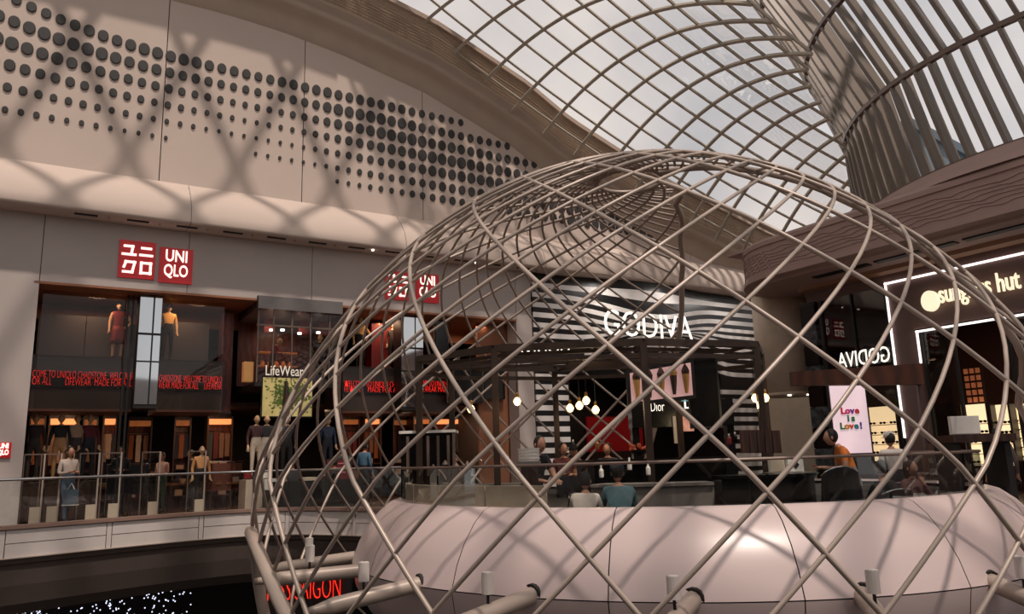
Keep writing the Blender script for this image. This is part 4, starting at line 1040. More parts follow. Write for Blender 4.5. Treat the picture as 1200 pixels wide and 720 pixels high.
# ================================================================== PEOPLE AND MANNEQUINS
def figure(name, label, cat, loc, rz, pose='stand', h=1.7, skin=(176, 128, 104), top=(60, 60, 64), legs=(40, 42, 50), hair=(30, 24, 22), shoes=(30, 28, 28), sleeve='long', hat=None, group=None, skirt=False, hand='down', bald=False):
    k = h / 1.7
    J = {'pel': (0, 0, .95), 'wai': (0, 0, 1.10), 'che': (0, .01, 1.30), 'nek': (0, .0, 1.46), 'hd0': (0, -.01, 1.52)}
    for sx_, L in ((-1, 'l'), (1, 'r')):
        J['sh' + L] = (.17 * sx_, .01, 1.40); J['hip' + L] = (.09 * sx_, 0, .91)
        J['el' + L] = (.23 * sx_, .03, 1.13); J['wr' + L] = (.24 * sx_, -.05, .90)
        J['kn' + L] = (.10 * sx_, -.02, .50); J['an' + L] = (.10 * sx_, .02, .09); J['to' + L] = (.11 * sx_, -.15, .04)
    if pose == 'walk':
        J['knl'] = (-.10, -.16, .53); J['anl'] = (-.10, -.20, .10); J['tol'] = (-.11, -.36, .07); J['knr'] = (.10, .05, .50); J['anr'] = (.10, .30, .15); J['tor'] = (.11, .16, .05)
    if pose == 'sit':
        for sx_, L in ((-1, 'l'), (1, 'r')):
            J['kn' + L] = (.13 * sx_, -.44, .92); J['an' + L] = (.13 * sx_, -.40, .50); J['to' + L] = (.14 * sx_, -.56, .46)
    if pose == 'lean':
        for q in ('wai', 'che', 'nek', 'hd0', 'shl', 'shr', 'ell', 'elr', 'wrl', 'wrr'):
            x, y, z = J[q]; a = .36; dz_ = z - .95; J[q] = (x, y * math.cos(a) - dz_ * math.sin(a), .95 + dz_ * math.cos(a) + y * math.sin(a))
    hy = J['hd0'][1] - .015; hz = J['hd0'][2] + .105
    if pose == 'lean': hy -= .05; hz -= .01
    if hand == 'phone':
        for sx_, L in ((-1, 'l'), (1, 'r')): x, y, z = J['sh' + L]; J['el' + L] = (x * 1.25, y - .02, z - .27); J['wr' + L] = (.08 * sx_, y - .27, z - .24)
    if hand == 'table':
        for sx_, L in ((-1, 'l'), (1, 'r')): x, y, z = J['sh' + L]; J['el' + L] = (x * 1.3, y - .12, z - .26); J['wr' + L] = (.12 * sx_, y - .36, z - .30)
    if hand == 'chin':
        x, y, z = J['shr']; J['elr'] = (x * 1.1, y - .18, z - .24); J['wrr'] = (.06, y - .17, z + .0)
        x, y, z = J['shl']; J['ell'] = (x * 1.3, y - .1, z - .27); J['wrl'] = (0, y - .3, z - .3)
    if hand == 'wave': J['elr'] = (.34, -.06, 1.22); J['wrr'] = (.40, -.22, 1.38)
    if hand == 'hip': J['elr'] = (.36, .06, 1.16); J['wrr'] = (.2, -.04, .98)
    base = .42 if pose == 'sit' else 0
    E_l = [('pel', 'wai'), ('wai', 'che'), ('che', 'nek'), ('nek', 'hd0')]
    R = {'pel': .135, 'wai': .12, 'che': .145, 'nek': .058, 'hd0': .052}
    for L in 'lr':
        E_l += [('che', 'sh' + L), ('sh' + L, 'el' + L), ('el' + L, 'wr' + L), ('pel', 'hip' + L), ('hip' + L, 'kn' + L), ('kn' + L, 'an' + L), ('an' + L, 'to' + L)]
        R.update({'sh' + L: .066, 'el' + L: .045, 'wr' + L: .028, 'hip' + L: .095, 'kn' + L: .058, 'an' + L: .042, 'to' + L: .036})
    names = list(J); P = [Vector(J[q]) for q in names]; RR = [R[q] for q in names]; ed = [(names.index(a), names.index(b)) for a, b in E_l]
    zone = {}
    for L, sx_ in (('l', -1), ('r', 1)):            # palm, four unequal fingers and a thumb
        w = Vector(J['wr' + L]); e = Vector(J['el' + L]); d = (w - e).normalized(); sd = d.cross(Vector((0, 1, 0)) if abs(d.y) < .8 else Vector((0, 0, 1))).normalized() * sx_; nn = d.cross(sd)
        pi = len(P); P.append(w + d * .06); RR.append(.032); ed.append((names.index('wr' + L), pi))
        for f, (o_, ln) in enumerate(((-.028, .062), (-.010, .074), (.010, .070), (.028, .054))):
            a = len(P); P.append(w + d * .095 + sd * o_); RR.append(.010); ed.append((pi, a)); P.append(w + d * (.095 + ln * .6) + sd * o_ * 1.15 + nn * .012); RR.append(.009); ed.append((a, a + 1))
            P.append(w + d * (.095 + ln) + sd * o_ * 1.15 + nn * .034); RR.append(.007); ed.append((a + 1, a + 2))
        a = len(P); P.append(w + d * .05 - sd * .045); RR.append(.011); ed.append((pi, a)); P.append(w + d * .085 - sd * .062 + nn * .01); RR.append(.009); ed.append((a, a + 1))
    me = bpy.data.meshes.new(name); me.from_pydata([tuple(p) for p in P], ed, []); o = bpy.data.objects.new(name, me); C.objects.link(o)
    md = o.modifiers.new('s', 'SKIN'); sv = me.skin_vertices[0].data
    for i, r in enumerate(RR): sv[i].radius = (r, r)
    sv[0].use_root = True
    o.modifiers.new('u', 'SUBSURF').levels = 1
    bpy.context.view_layer.update(); ev = o.evaluated_get(bpy.context.evaluated_depsgraph_get()); m2 = bpy.data.meshes.new_from_object(ev)
    bpy.data.objects.remove(o)
    b = bmesh.new(); b.from_mesh(m2)
    # head with brow, nose, chin, ears
    hd = bmesh.ops.create_uvsphere(b, u_segments=14, v_segments=10, radius=1.0)['verts']
    for v in hd:
        x, y, z = v.co; f = max(0, -y)
        w = .074 * (1 - .22 * max(0, -z)); yy = y * .095; zz = z * .118
        if f > .75 and abs(x) < .25 and -.35 < z < .12: yy -= .020 * (1 - abs(z + .15) * 2)
        if f > .6 and abs(x) > .15 and abs(x) < .6 and 0 < z < .25: yy += .007
        v.co = Vector((x * w, yy, zz)) + Vector((0, hy, hz))
    for sx_ in (-1, 1):
        for v in bmesh.ops.create_uvsphere(b, u_segments=6, v_segments=4, radius=1.0)['verts']: v.co = Vector((v.co.x * .012 + sx_ * .076, v.co.y * .02 + hy + .005, v.co.z * .032 + hz - .008))
    eye0 = len(b.verts)
    eyes = []
    if not bald:
        for q in ((-.028, -.084, .012, .010, .006), (.028, -.084, .012, .010, .006), (0, -.084, -.052, .022, .006)):
            vv = bmesh.ops.create_uvsphere(b, u_segments=6, v_segments=4, radius=1.0)['verts']; eyes.append((vv, q))
            for v in vv: v.co = Vector((v.co.x * q[3] + q[0], v.co.y * .008 + hy + q[1], v.co.z * q[4] + hz + q[2]))
    b.to_mesh(m2); ne = eye0; b.free()
    col = lambda c, nm: mat('cloth_%d_%d_%d' % c if nm != 'skin' else 'skin_%d_%d_%d' % c, c, .75 if nm != 'skin' else .55, var=.08, scale=14)
    m2.materials.clear()
    for mm in (col(skin, 'skin'), col(top, 'c'), col(legs, 'c'), col(shoes, 'c'), col((60, 30, 26), 'c')): m2.materials.append(mm)
    segs = [(a_, b_, Vector(J[a_]), Vector(J[b_])) for a_, b_ in E_l]
    for p in m2.polygons:
        c = p.center
        if min(p.vertices) >= ne: p.material_index = 4; p.use_smooth = True; continue
        if c.z > J['nek'][2] + (.0 if pose != 'lean' else .02) and (c - Vector((0, hy, hz))).length < .24: p.material_index = 0; p.use_smooth = True; continue
        best = None
        for a_, b_, A, B in segs:
            t = max(0, min(1, (c - A).dot(B - A) / (B - A).length_squared)); d = (c - (A + (B - A) * t)).length - (R[a_] * (1 - t) + R[b_] * t)
            if best is None or d < best[0]: best = (d, a_, b_, t)
        _, a_, b_, t = best; mi = 1
        if a_[:2] in ('hi', 'kn') or (a_ == 'pel'): mi = 2
        if a_[:2] == 'an': mi = 3
        if a_ == 'nek': mi = 0
        if a_[:2] == 'el' and (sleeve != 'long' or t > .85): mi = 0
        if a_[:2] == 'sh' and sleeve == 'none': mi = 0
        if a_[:2] == 'sh' and sleeve == 'short' and t > .6: mi = 0
        if skirt and a_[:2] == 'kn': mi = 0
        if skirt and a_[:2] in ('hi', 'pe'): mi = 1
        p.material_index = mi; p.use_smooth = True
    for v in m2.vertices:
        v.co = Vector((v.co.x, v.co.y, v.co.z - base)) * k
    root = thing(name, label, cat, loc, group, rz=rz)
    m2.name = 'body'; bo = bpy.data.objects.new('body', m2); C.objects.link(bo); bo.parent = root
    def child(mb, nm, mm):
        me = bpy.data.meshes.new(nm); me.from_pydata([tuple(Vector((x, y, z - base)) * k) for x, y, z in mb.v], [], mb.f); me.shade_smooth(); me.materials.append(mm)
        q = bpy.data.objects.new(nm, me); C.objects.link(q); q.parent = root; return q
    if hair and not bald:
        m = MB(); m.ball((0, hy + .018, hz + .022), .084, .094, .112, 12, 9)
        if sleeve == 'none' or hand == 'chin' or skirt: m.ball((0, hy + .06, hz - .09), .07, .05, .16, 10, 7)
        # cut the face open
        m.f = [f for f in m.f if not all(m.v[i][1] < hy - .05 and m.v[i][2] < hz + .03 for i in f)]
        child(m, 'hair', col(hair, 'c'))
    if hat:
        m = MB(); m.lathe([(.094, hz + .03), (.092, hz + .08), (.07, hz + .125), (.02, hz + .145), (.001, hz + .146)], (0, hy, 0), 14); child(m, 'cap', col(hat, 'c'))
        m = MB(); m.box(-.06, .06, hy - .17, hy - .08, hz + .03, hz + .042); child(m, 'cap_peak', col(hat, 'c'))
    if skirt:
        m = MB(); m.lathe([(.15, 1.0), (.17, .88), (.19, .6), (.2, .48)], (0, -.005, 0), 16); child(m, 'skirt', col(top, 'c'))
    return root
def pxloc(px, py, Y, z=None):
    q = at(px, py, Y); return (q[0], q[1], q[2] if z is None else z)
SKM = (206, 168, 130)
# seated couple on the island, seen from behind
figure('person', 'person in a teal shirt and dark blue cap seated with back to us', 'person', pxloc(724, 560, 10.35, -.29), PI, 'sit', 1.72, top=(74, 104, 110), hat=(36, 52, 66), hand='table')
figure('person', 'person with dark curly hair and a white top seated beside the capped person', 'person', pxloc(685, 560, 10.4, -.31), PI - .35, 'sit', 1.62, top=(206, 194, 184), hair=(22, 17, 16), sleeve='short', hand='table')
bn = thing('bench_seat', 'dark upholstered bench under the seated couple', 'bench', pxloc(704, 560, 10.4, IF)); q = pxloc(704, 560, 10.4)
MB().box(q[0] - .75, q[0] + .75, 10.25, 10.75, IF, .05).build('base', DARK, bn); MB().box(q[0] - .75, q[0] + .75, 10.2, 10.75, .05, .11).build('cushion', BROWNW, bn)
figure('person', 'person in black leaning over the counter behind the stacked white tubs', 'person', pxloc(622, 530, 11.9, IF), .5, 'lean', 1.78, top=(26, 25, 27), sleeve='short', hand='table')
figure('person', 'barista in a dark red apron behind the grey counter', 'person', pxloc(660, 530, 14.6, IF), .2, 'stand', 1.68, top=(84, 26, 26), hair=(26, 20, 18), sleeve='short', hand='phone')
figure('person', 'barista in black standing left of the flower bowl', 'person', pxloc(712, 530, 14.9, IF), -.3, 'stand', 1.66, top=(34, 28, 30), hand='phone')
figure('person', 'person in black with dark cap behind the black kiosk counter', 'person', pxloc(672, 530, 15.4, IF), 0, 'stand', 1.64, top=(30, 28, 30), hat=(24, 22, 22))
figure('person', 'person in an orange t-shirt bending forward beside a black chair', 'person', pxloc(998, 530, 12.1, IF), PI / 2 * -1.1, 'lean', 1.76, top=(198, 108, 40), legs=(120, 112, 106), hair=(22, 18, 18), sleeve='short', hand='phone')
figure('person', 'person in a white shirt and white cap standing before the lit displays', 'person', pxloc(1045, 530, 13.2, IF), PI, 'stand', 1.66, top=(214, 206, 200), hat=(220, 214, 208), sleeve='short')
figure('person', 'person in black with dark hair seated with back to us by the rim', 'person', pxloc(1036, 570, 10.9, -.3), PI + .3, 'sit', 1.64, top=(26, 25, 28), hand='table')
figure('person', 'long-haired person facing us with a hand at the mouth', 'person', pxloc(1070, 570, 11.8, -.3), .25, 'sit', 1.6, top=(92, 58, 56), hair=(52, 28, 22), hand='chin')
figure('person', 'person in grey at the right edge by the dark racks', 'person', pxloc(1176, 560, 14.5, IF), PI - .4, 'walk', 1.7, top=(96, 84, 80), legs=(50, 44, 42), hair=(30, 24, 22))
# walkway and shop visitors
figure('person', 'person in a white jumper and jeans walking past with a white shopping bag', 'person', WP(.75, -.35, 0), .9, 'walk', 1.72, top=(190, 174, 162), legs=(70, 86, 104), hand='phone')
b_ = thing('shopping_bag', 'white-edged shopping bag hanging from the walking person in the jumper', 'bag', WP(.8, -.1, .62))
q = WP(.82, -.05, .55); MB().box(q[0] - .17, q[0] + .17, q[1] - .04, q[1] + .04, .42, .78).build('body', mat('bag_blue', (70, 84, 96), .6), b_); MB().tube([(q[0] - .08, q[1], .78), (q[0], q[1], .92), (q[0] + .08, q[1], .78)], .008, 5).build('handle', WHITES, b_)
MB().box(q[0] - .18, q[0] + .18, q[1] - .05, q[1] + .05, .415, .43).build('edge', WHITES, b_)
figure('person', 'shopper with bare arms in a pale pink top and jeans inside the shop', 'person', WP(3.1, -2.6, 0), -.3, 'stand', 1.6, top=(206, 176, 164), legs=(52, 74, 66), sleeve='none', hand='phone')
figure('person', 'shopper in dark clothes standing beside the pink-topped shopper', 'person', WP(3.9, -2.9, 0), -.9, 'stand', 1.66, top=(30, 28, 30))
figure('person', 'shopper in black carrying a grey bag in the shop entrance', 'person', WP(2.0, -2.0, 0), .4, 'walk', 1.75, top=(24, 24, 28), legs=(28, 30, 38), hand='phone')
figure('person', 'person in a blue shirt on the walkway, behind the lattice ribs', 'person', WP(7.9, .3, 0), PI - .5, 'stand', 1.72, top=(70, 104, 126), legs=(36, 40, 48))
figure('person', 'person in a dark green coat beside the person in blue', 'person', WP(7.3, .2, 0), -2.6, 'walk', 1.64, top=(34, 44, 40), legs=(30, 28, 30))
for px, lb, rz in ((343, 'man in a dark suit sitting on the left black sofa, seen from behind', PI), (392, 'person in dark clothes turned sideways on the right black sofa', PI + .9)):
    s_, _ = wpx(px, 560, .75)
    figure('person', lb.replace('man', 'person'), 'person', WP(s_, .75, .0), math.atan2(DV[1], DV[0]) + rz - .0, 'sit', 1.72, top=(34, 32, 34), hand='table')
    so = thing('sofa', 'black high-backed sofa behind the lattice, ' + ('left one' if px == 343 else 'right one'), 'sofa', WP(s_, .8, 0), 'black walkway sofas')
    MB().wbox(s_ - .55, s_ + .55, .45, .98, .08, .42).build('seat', BLACKG, so)
    MB().wbox(s_ - .62, s_ + .62, .98, 1.12, .08, .78).build('backrest', DARK, so)
    for a in (-.68, .56): MB().wbox(s_ + a, s_ + a + .12, .45, 1.12, .08, .58).build('armrest', DARK, so)
    for a, t in ((-.6, .5), (.55, .5), (-.6, 1.05), (.55, 1.05)): MB().wbox(s_ + a, s_ + a + .05, t, t + .05, 0, .08).build('foot', CHROME, so)
# mannequins
def manq(lb, loc, rz=0, **kw):
    kw.setdefault('skin', SKM); return figure('mannequin', lb, 'mannequin', loc, rz, bald=True, group=None, **kw)
fr = math.atan2(DV[1], DV[0]); zs_ = zl + .03
def ms(px, t, z): return WP(wpx(px, 420, t)[0], t, z)
manq('bald mannequin in a sleeveless dark red dress on the upper ledge', ms(136, -1.4, zs_), fr, h=1.5 * 1.0, top=(112, 18, 22), sleeve='none', skirt=True, hand='hip')
figure('mannequin', 'mannequin in a yellow shirt and black trousers on the upper ledge', 'mannequin', ms(195, -1.4, zs_), fr, 'stand', 1.55, skin=SKM, top=(208, 160, 88), legs=(22, 22, 26), hair=(40, 26, 20), sleeve='short')
manq('mannequin in a tan jacket and black trousers before the red panels', ms(422, -1.4, zs_), fr, h=1.6, top=(206, 160, 96), legs=(24, 22, 24), hand='hip')
manq('mannequin in a dark outfit before the red panels, beside the tan one', ms(443, -1.5, zs_), fr, h=1.5, top=(34, 26, 26), legs=(30, 24, 24))
manq('dark-dressed mannequin nearest the far mirror column', ms(460, -1.4, zs_), fr, h=1.5, top=(50, 36, 30), legs=(26, 22, 22))
manq('bending mannequin in a red jumper inside the glass showcase', WP(v0 + .62, -.8, zsb - .1), fr + 1.2, pose='lean', h=1.35, top=(140, 44, 48), legs=(60, 24, 24), hand='phone')
manq('mannequin with a raised arm at the right end of the glass showcase', WP(v1 - .35, -.8, zsb - .1), fr, h=1.5, top=(40, 30, 28), legs=(30, 26, 26), hand='wave')
for k, (px, top, legs, lb) in enumerate([(70, (24, 24, 28), (190, 140, 96), 'mannequin in a black jumper and tan trousers, tallest at the shop entrance'), (89, (160, 130, 108), (60, 50, 46), 'mannequin in a beige top second from the left pier'), (104, (90, 20, 34), (30, 30, 40), 'mannequin with a red hood in the lower shop window'),
        (40, (44, 30, 30), (60, 52, 46), 'mannequin in a dark jacket closest to the left pier'), (384, (44, 56, 78), (30, 34, 44), 'mannequin in a navy suit right of the plant poster'), (300, (70, 40, 40), (196, 180, 160), 'mannequin in a maroon top and cream trousers on the white plinth'), (312, (36, 32, 34), (200, 186, 170), 'mannequin in a black top and cream trousers on the white plinth'),
        (336, (24, 24, 26), (24, 24, 26), 'mannequin dressed all in black in front of the plant poster'), (237, (196, 140, 90), (22, 20, 22), 'mannequin in a peach top and black skirt by the security gate')]):
    t = -1.5; z = .95 if px < 110 else .85
    if px == 237: t, z = -1.2, .1
    if px > 290 and px != 237: t = .0 if px in (300, 312, 336) else -.6
    s_ = wpx(px, 520, t)[0]
    manq(lb, WP(s_, t, z), fr + .1 * (k % 3 - 1), h=1.62, top=top, legs=legs)
    if px < 110 or px == 237 or px == 384:
        p_ = thing('plinth', ['low timber plinth under the black-jumper mannequin', 'low timber plinth under the beige-top mannequin', 'low timber plinth under the red-hooded mannequin', 'low timber plinth nearest the left pier', 'low plinth under the navy-suited mannequin', '', '', '', 'low dark step under the peach-topped mannequin'][k], 'plinth', WP(s_, t, 0), 'mannequin plinths')
        MB().wbox(s_ - .24, s_ + .24, t - .24, t + .24, 0.05, z).build('block', BROWNW, p_); MB().wbox(s_ - .2, s_ + .2, t - .2, t + .2, 0, .05).build('recess', DARK, p_)

# ================================================================== LOWER SHOP FITTINGS
s0_, s1_ = wpx(288, 560, .25)[0], wpx(372, 560, .25)[0]
pl = thing('white_plinth', 'long white display plinth in front of the plant poster', 'plinth', WP(s0_, .2, 0))
for k in range(4):
    a = s0_ + (s1_ - s0_) * k / 4; MB().wbox(a + .005, a + (s1_ - s0_) / 4 - .005, -.5, .25, .04, .85).build('panel', [CREAM, WHITES, BEIGE, BEIGE][k], pl)
MB().wbox(s0_, s1_, -.5, .28, 0, .04).build('kick', DARK, pl)
for px, lb in ((312, 'small white price stand on the plinth below the cream trousers'), (383, 'small white price stand on the counter below the navy suit'), (291, 'tiny red sale card on the plinth front')):
    s_, z = wpx(px, 537, .1); o = thing('price_stand', lb, 'sign', WP(s_, .1, .85)); MB().wbox(s_ - .1, s_ + .1, .08, .1, .87, 1.05).build('card', WHITES if px != 291 else REDP, o); MB().wbox(s_ - .06, s_ + .06, .05, .13, .85, .87).build('base', DARK, o)
s_, z = wpx(388, 560, .35); o = thing('red_poster_stand', 'dark red poster stand behind the right sofa', 'sign', WP(s_, .3, 0)); MB().wbox(s_ - .1, s_ + .55, .28, .3, .75, 1.3).build('poster', mat('maroon_print', (96, 24, 34), .5), o); MB().wbox(s_ - .12, s_ + .57, .25, .28, .0, 1.32).build('backing', DARK, o)
for i, z in enumerate((1.18, 1.06, .94)): MB().wbox(s_, s_ + .42, .30, .305, z, z + .03).build('print_line', mat('pink_print', (190, 120, 120), .6), o)
# security gates
for k, (px, t) in enumerate([(46, -.4), (66, -.4), (111, -.3), (137, -.3), (183, -.3), (237, -.3)]):
    s_, z = wpx(px, 600, t); lbs_ = ['leftmost clear security gate by the pale pier', 'clear security gate left of the walking person', 'clear security gate right of the walking person', 'fourth clear security gate from the left pier', 'clear security gate left of the pink-topped shopper', 'rightmost clear security gate in the shop entrance']
    g = thing('security_gate', lbs_[k], 'gate', WP(s_, t, 0), 'shop entrance security gates')
    MB().wbox(s_ - .2, s_ + .0, t - .05, t + .05, 0, .40).build('foot_box', BEIGE, g)
    MB().wbox(s_ + .0, s_ + .035, t - .03, t + .03, .0, 1.62).build('upright', STEEL, g); MB().wbox(s_ - .4, s_ - .375, t - .02, t + .02, 0, 1.6).build('upright', STEELD, g)
    MB().wbox(s_ - .37, s_, t - .01, t + .01, .42, 1.58).build('pane', GL, g); MB().wbox(s_ - .4, s_ + .05, t - .02, t + .02, 1.59, 1.62).build('top_bar', STEELD, g)
# wall units with lit header and hanging clothes
rr = random.Random(21)
GC = [(26, 26, 30), (40, 44, 60), (120, 86, 66), (160, 132, 110), (92, 30, 30), (60, 66, 62), (190, 168, 150), (150, 84, 46)]
def garment(parent, s_, t, ztop_, w, ln, c, nm='garment'):
    m = MB(); pr = [(-w / 2, 0), (w / 2, 0), (w * .62, -.16), (w * .52, -.2), (w * .5, -ln), (-w * .5, -ln), (-w * .52, -.2), (-w * .62, -.16)]
    k = len(m.v)
    for dt in (-.035, .035): m.v += [WP(s_ + a, t + dt, ztop_ + b) for a, b in pr]
    m.f = [tuple(range(8)), tuple(range(15, 7, -1))] + [(i, (i + 1) % 8, 8 + (i + 1) % 8, 8 + i) for i in range(8)]
    return m.build(nm, mat('cloth_%d_%d_%d' % c, c, .75, var=.08, scale=14), parent)
units = [(34, 50, 4.2), (57, 90, 4.2), (97, 112, 4.6), (121, 134, 4.2), (150, 176, 5.2), (205, 222, 5.0), (244, 271, 4.2), (402, 421, 4.4), (428, 446, 4.2), (462, 478, 4.8), (486, 505, 4.2), (512, 546, 4.2)]
ulab = ['lit wall bay next to the left pier', 'wide lit wall bay behind the tallest mannequin', 'lit wall bay behind the red-hooded mannequin', 'narrow lit wall bay with folded orange stacks', 'dim wall bay under the left mirror column', 'dim wall bay left of the entrance shoppers', 'brightly lit wall bay with jackets before the dark partition',
        'lit wall bay seen between lattice ribs, first from the poster', 'lit wall bay seen between lattice ribs, second from the poster', 'dim wall bay behind the person in blue', 'lit wall bay above the black drinks cabinet', 'wide lit wall bay right of the drinks cabinet']
for k, (pa, pb, t) in enumerate(units):
    t = -t; a = wpx(pa, 520, t)[0]; b = wpx(pb, 520, t)[0]
    u = thing('wall_unit', ulab[k], 'shelving', WP(a, t, 0), 'lit wall bays of the clothing shop')
    MB().wbox(a, b, t - .5, t - .45, 0, 2.75).build('back_panel', REDWOOD, u)
    for x in (a - .04, b): MB().wbox(x, x + .04, t - .5, t, 0, 2.75).build('side', BROWNW, u)
    lit = WARM if k in (1, 6, 11, 3, 8) else WARMD
    MB().wbox(a, b, t - .45, t - .12, 2.52, 2.68).build('header', lit, u); MB().wbox(a, b, t - .45, t - .1, 2.68, 2.8).build('cornice', BROWNW, u)
    MB().tube([WP(a, t - .2, 2.3), WP(b, t - .2, 2.3)], .015, 6).build('rail', CHROME, u)
    n = max(3, int((b - a) / .16))
    for i in range(n): garment(u, a + (i + .5) * (b - a) / n, t - .2 + .02 * (i % 2), 2.24, .13, rr.uniform(.7, .9), rr.choice(GC))
    for i, z in enumerate((.35, .75, 1.15)):
        sfo = MB().wbox(a, b, t - .45, t, z, z + .03).build('shelf', BROWNW, u)
        q = a + .08
        while q < b - .25:
            MB().wbox(q, q + .22, t - .4, t - .08, z + .03, z + .03 + rr.uniform(.1, .24)).build('folded_stack', mat('fold_%d' % rr.randrange(5), rr.choice(GC), .8), u if True else sfo); q += .29
# floor tables
for k, (px, t, c) in enumerate([(48, -2.4, (150, 96, 60)), (128, -2.8, (160, 100, 56)), (222, -3.6, (110, 70, 46)), (268, -2.2, (150, 96, 60)), (415, -2.4, (130, 84, 56)), (530, -2.6, (130, 84, 56))]):
    s_ = wpx(px, 560, t)[0]; o = thing('display_table', ['low timber table of folded knitwear near the left pier', 'timber table of folded clothes behind the walking person', 'dark timber table deep inside the shop entrance', 'timber table in front of the bright jacket bay', 'timber table seen between the lattice ribs', 'timber table behind the drinks cabinet'][k], 'table', WP(s_, t, 0), 'clothing display tables')
    MB().wbox(s_ - .6, s_ + .6, t - .35, t + .35, .72, .78).build('top', woodmat('oak_top', (150, 96, 60), (120, 74, 44)), o)
    for dx in (-.55, .5):
        for dt in (-.3, .25): MB().wbox(s_ + dx, s_ + dx + .05, t + dt, t + dt + .05, 0, .72).build('leg', BROWNW, o)
    for i in range(4): MB().wbox(s_ - .52 + i * .27, s_ - .3 + i * .27, t - .25, t + .2, .78, .78 + rr.uniform(.08, .22)).build('folded_stack', mat('fold_t%d' % (i % 4), GC[(i * 3 + k) % 8], .8), o)
# round racks of jackets
for k, (px, t) in enumerate([(250, -1.9), (262, -2.2), (150, -2.0), (168, -3.0)]):
    s_ = wpx(px, 560, t)[0]; o = thing('clothes_rack', ['rack of brown jackets by the shop entrance', 'rack of rust jackets beside the dark partition', 'rack of dark coats under the left mirror column', 'rack of black coats deeper under the mirror column'][k], 'rack', WP(s_, t, 0), 'free-standing clothes racks')
    MB().tube([WP(s_ - .5, t, 0), WP(s_ - .5, t, 1.35), WP(s_ + .5, t, 1.35), WP(s_ + .5, t, 0)], .014, 6).build('frame', CHROME, o)
    for i in range(7): garment(o, s_ - .42 + i * .14, t + .02 * (i % 2), 1.3, .14, .75, (96, 50, 34) if k < 2 else (30, 28, 32))
# dark partition and tan panels on the shop's right part
a, b = wpx(560, 430, -.7)[0], wpx(606, 430, -.7)[0]
o = thing('tan_partition', 'tan partition wall left of the striped facade', 'panel', WP(a, -.7, 0)); MB().wbox(a, b, -.8, -.7, 0, 5.6).build('panel', TAN, o); MB().wbox(a - .02, b, -.82, -.68, 0, .15).build('base', DARK, o)
for (p0_, p1_, lb, nm) in (((511, 421), (525, 376), 'tall narrow black screen high on the shop front', 'black_screen'), ((526, 471), (565, 428), 'square black window under the pergola beams, left', 'dark_window'), ((568, 467), (591, 428), 'square black window beside the tan partition', 'dark_window')):
    a, z0 = wpx(*p0_, -.5); b, z1 = wpx(*p1_, -.5); o = thing(nm, lb, 'panel', WP(a, -.5, z0)); MB().wbox(a, b, -.55, -.5, z0, z1).build('glass', BLACKG, o); MB().wbox(a - .03, b + .03, -.6, -.55, z0 - .03, z1 + .03).build('frame', STEELD, o)
# ceiling downlights
k = 0
for px in (44, 58, 90, 105, 118, 215, 235, 405, 430, 500):
    s_ = wpx(px, 475, -3)[0]; o = thing('downlight', 'small recessed ceiling spot, %s from the left pier of the clothing shop' % ['first', 'second', 'third', 'fourth', 'fifth', 'sixth', 'seventh', 'eighth', 'ninth', 'tenth'][k], 'lamp', WP(s_, -3.2, 2.93), 'recessed shop downlights'); MB().lathe([(0, 0), (.05, 0), (.05, .02), (0, .02)], WP(s_, -3.2, 2.92), 8).build('lens', SPOT, o); MB().lathe([(.05, 0), (.07, 0), (.07, .02)], WP(s_, -3.2, 2.925), 8).build('rim', CHROME, o)
    k += 1
o = None
for s_, t, z, e, w in ((1.0, -2.9, 2.85, 48, 1.6), (4.3, -2.9, 2.85, 44, 1.6), (8.5, -2.9, 2.85, 48, 1.6), (12, -2.9, 2.85, 40, 1.6), (1.0, -1.1, 5.5, 22, 1), (3.4, -1.1, 5.5, 20, 1), (9.4, -1.2, 5.5, 30, 1), (12.2, -1.2, 5.5, 24, 1), (6, -1.2, 5.2, 12, 1)):
    L = bpy.data.lights.new('shop_light', 'AREA'); L.energy = e; L.size = w; L.color = (1, .62, .38); lo = bpy.data.objects.new('shop_light', L); C.objects.link(lo); lo.location = WP(s_, t, z)

# ================================================================== RIGHT-HAND SHOPS
ng = thing('neon_outline', 'thin white lit outline around the sunglass shop front', 'light', WP(19.5, 9, 2.2))
t0, z0 = spx(1036, 332, 19.55); t1 = 16.5; tb_, zb2 = spx(1058, 507, 19.55); ti, zi = spx(1073, 388, 19.55)
LT = mat('lit_outline', (255, 246, 240), .5, emit=1.6, var=0)
for a, b, c, d in ((t0, t1, z0 - .05, z0), (t0, t0 + .04, 1.4, z0), (ti, t1, zi - .05, zi), (ti, ti + .04, 3.3, zi)):
    MB().wbox(19.54, 19.59, a, b, c, d).build('light_tube', LT, ng)
sg = thing('lettering_sign', 'cream lit sunglass hut lettering with a round disc logo', 'sign', WP(19.5, 11, 4.8))
ta, za = spx(1103, 366, 19.5); tb_, zb3 = spx(1196, 332, 19.5)
CR = mat('cream_lit', (255, 240, 205), .5, emit=.95, var=0)
text('sunglass hut', .68, CR, WP(19.48, (ta + tb_) / 2, 4.62), nvec, sg, fit=tb_ - ta, off=.004, ext=.03)
tc_, zc_ = spx(1090, 353, 19.5)
m = MB(); n = 24
m.v = [WP(19.45, tc_ + .22 * math.cos(2 * PI * i / n), zc_ + .27 * math.sin(2 * PI * i / n)) for i in range(n)] + [WP(19.58, tc_ + .22 * math.cos(2 * PI * i / n), zc_ + .27 * math.sin(2 * PI * i / n)) for i in range(n)]
m.f = [tuple(range(n)), tuple(range(2 * n - 1, n - 1, -1))] + [(i, (i + 1) % n, n + (i + 1) % n, n + i) for i in range(n)]
m.build('disc_logo', CR, sg)
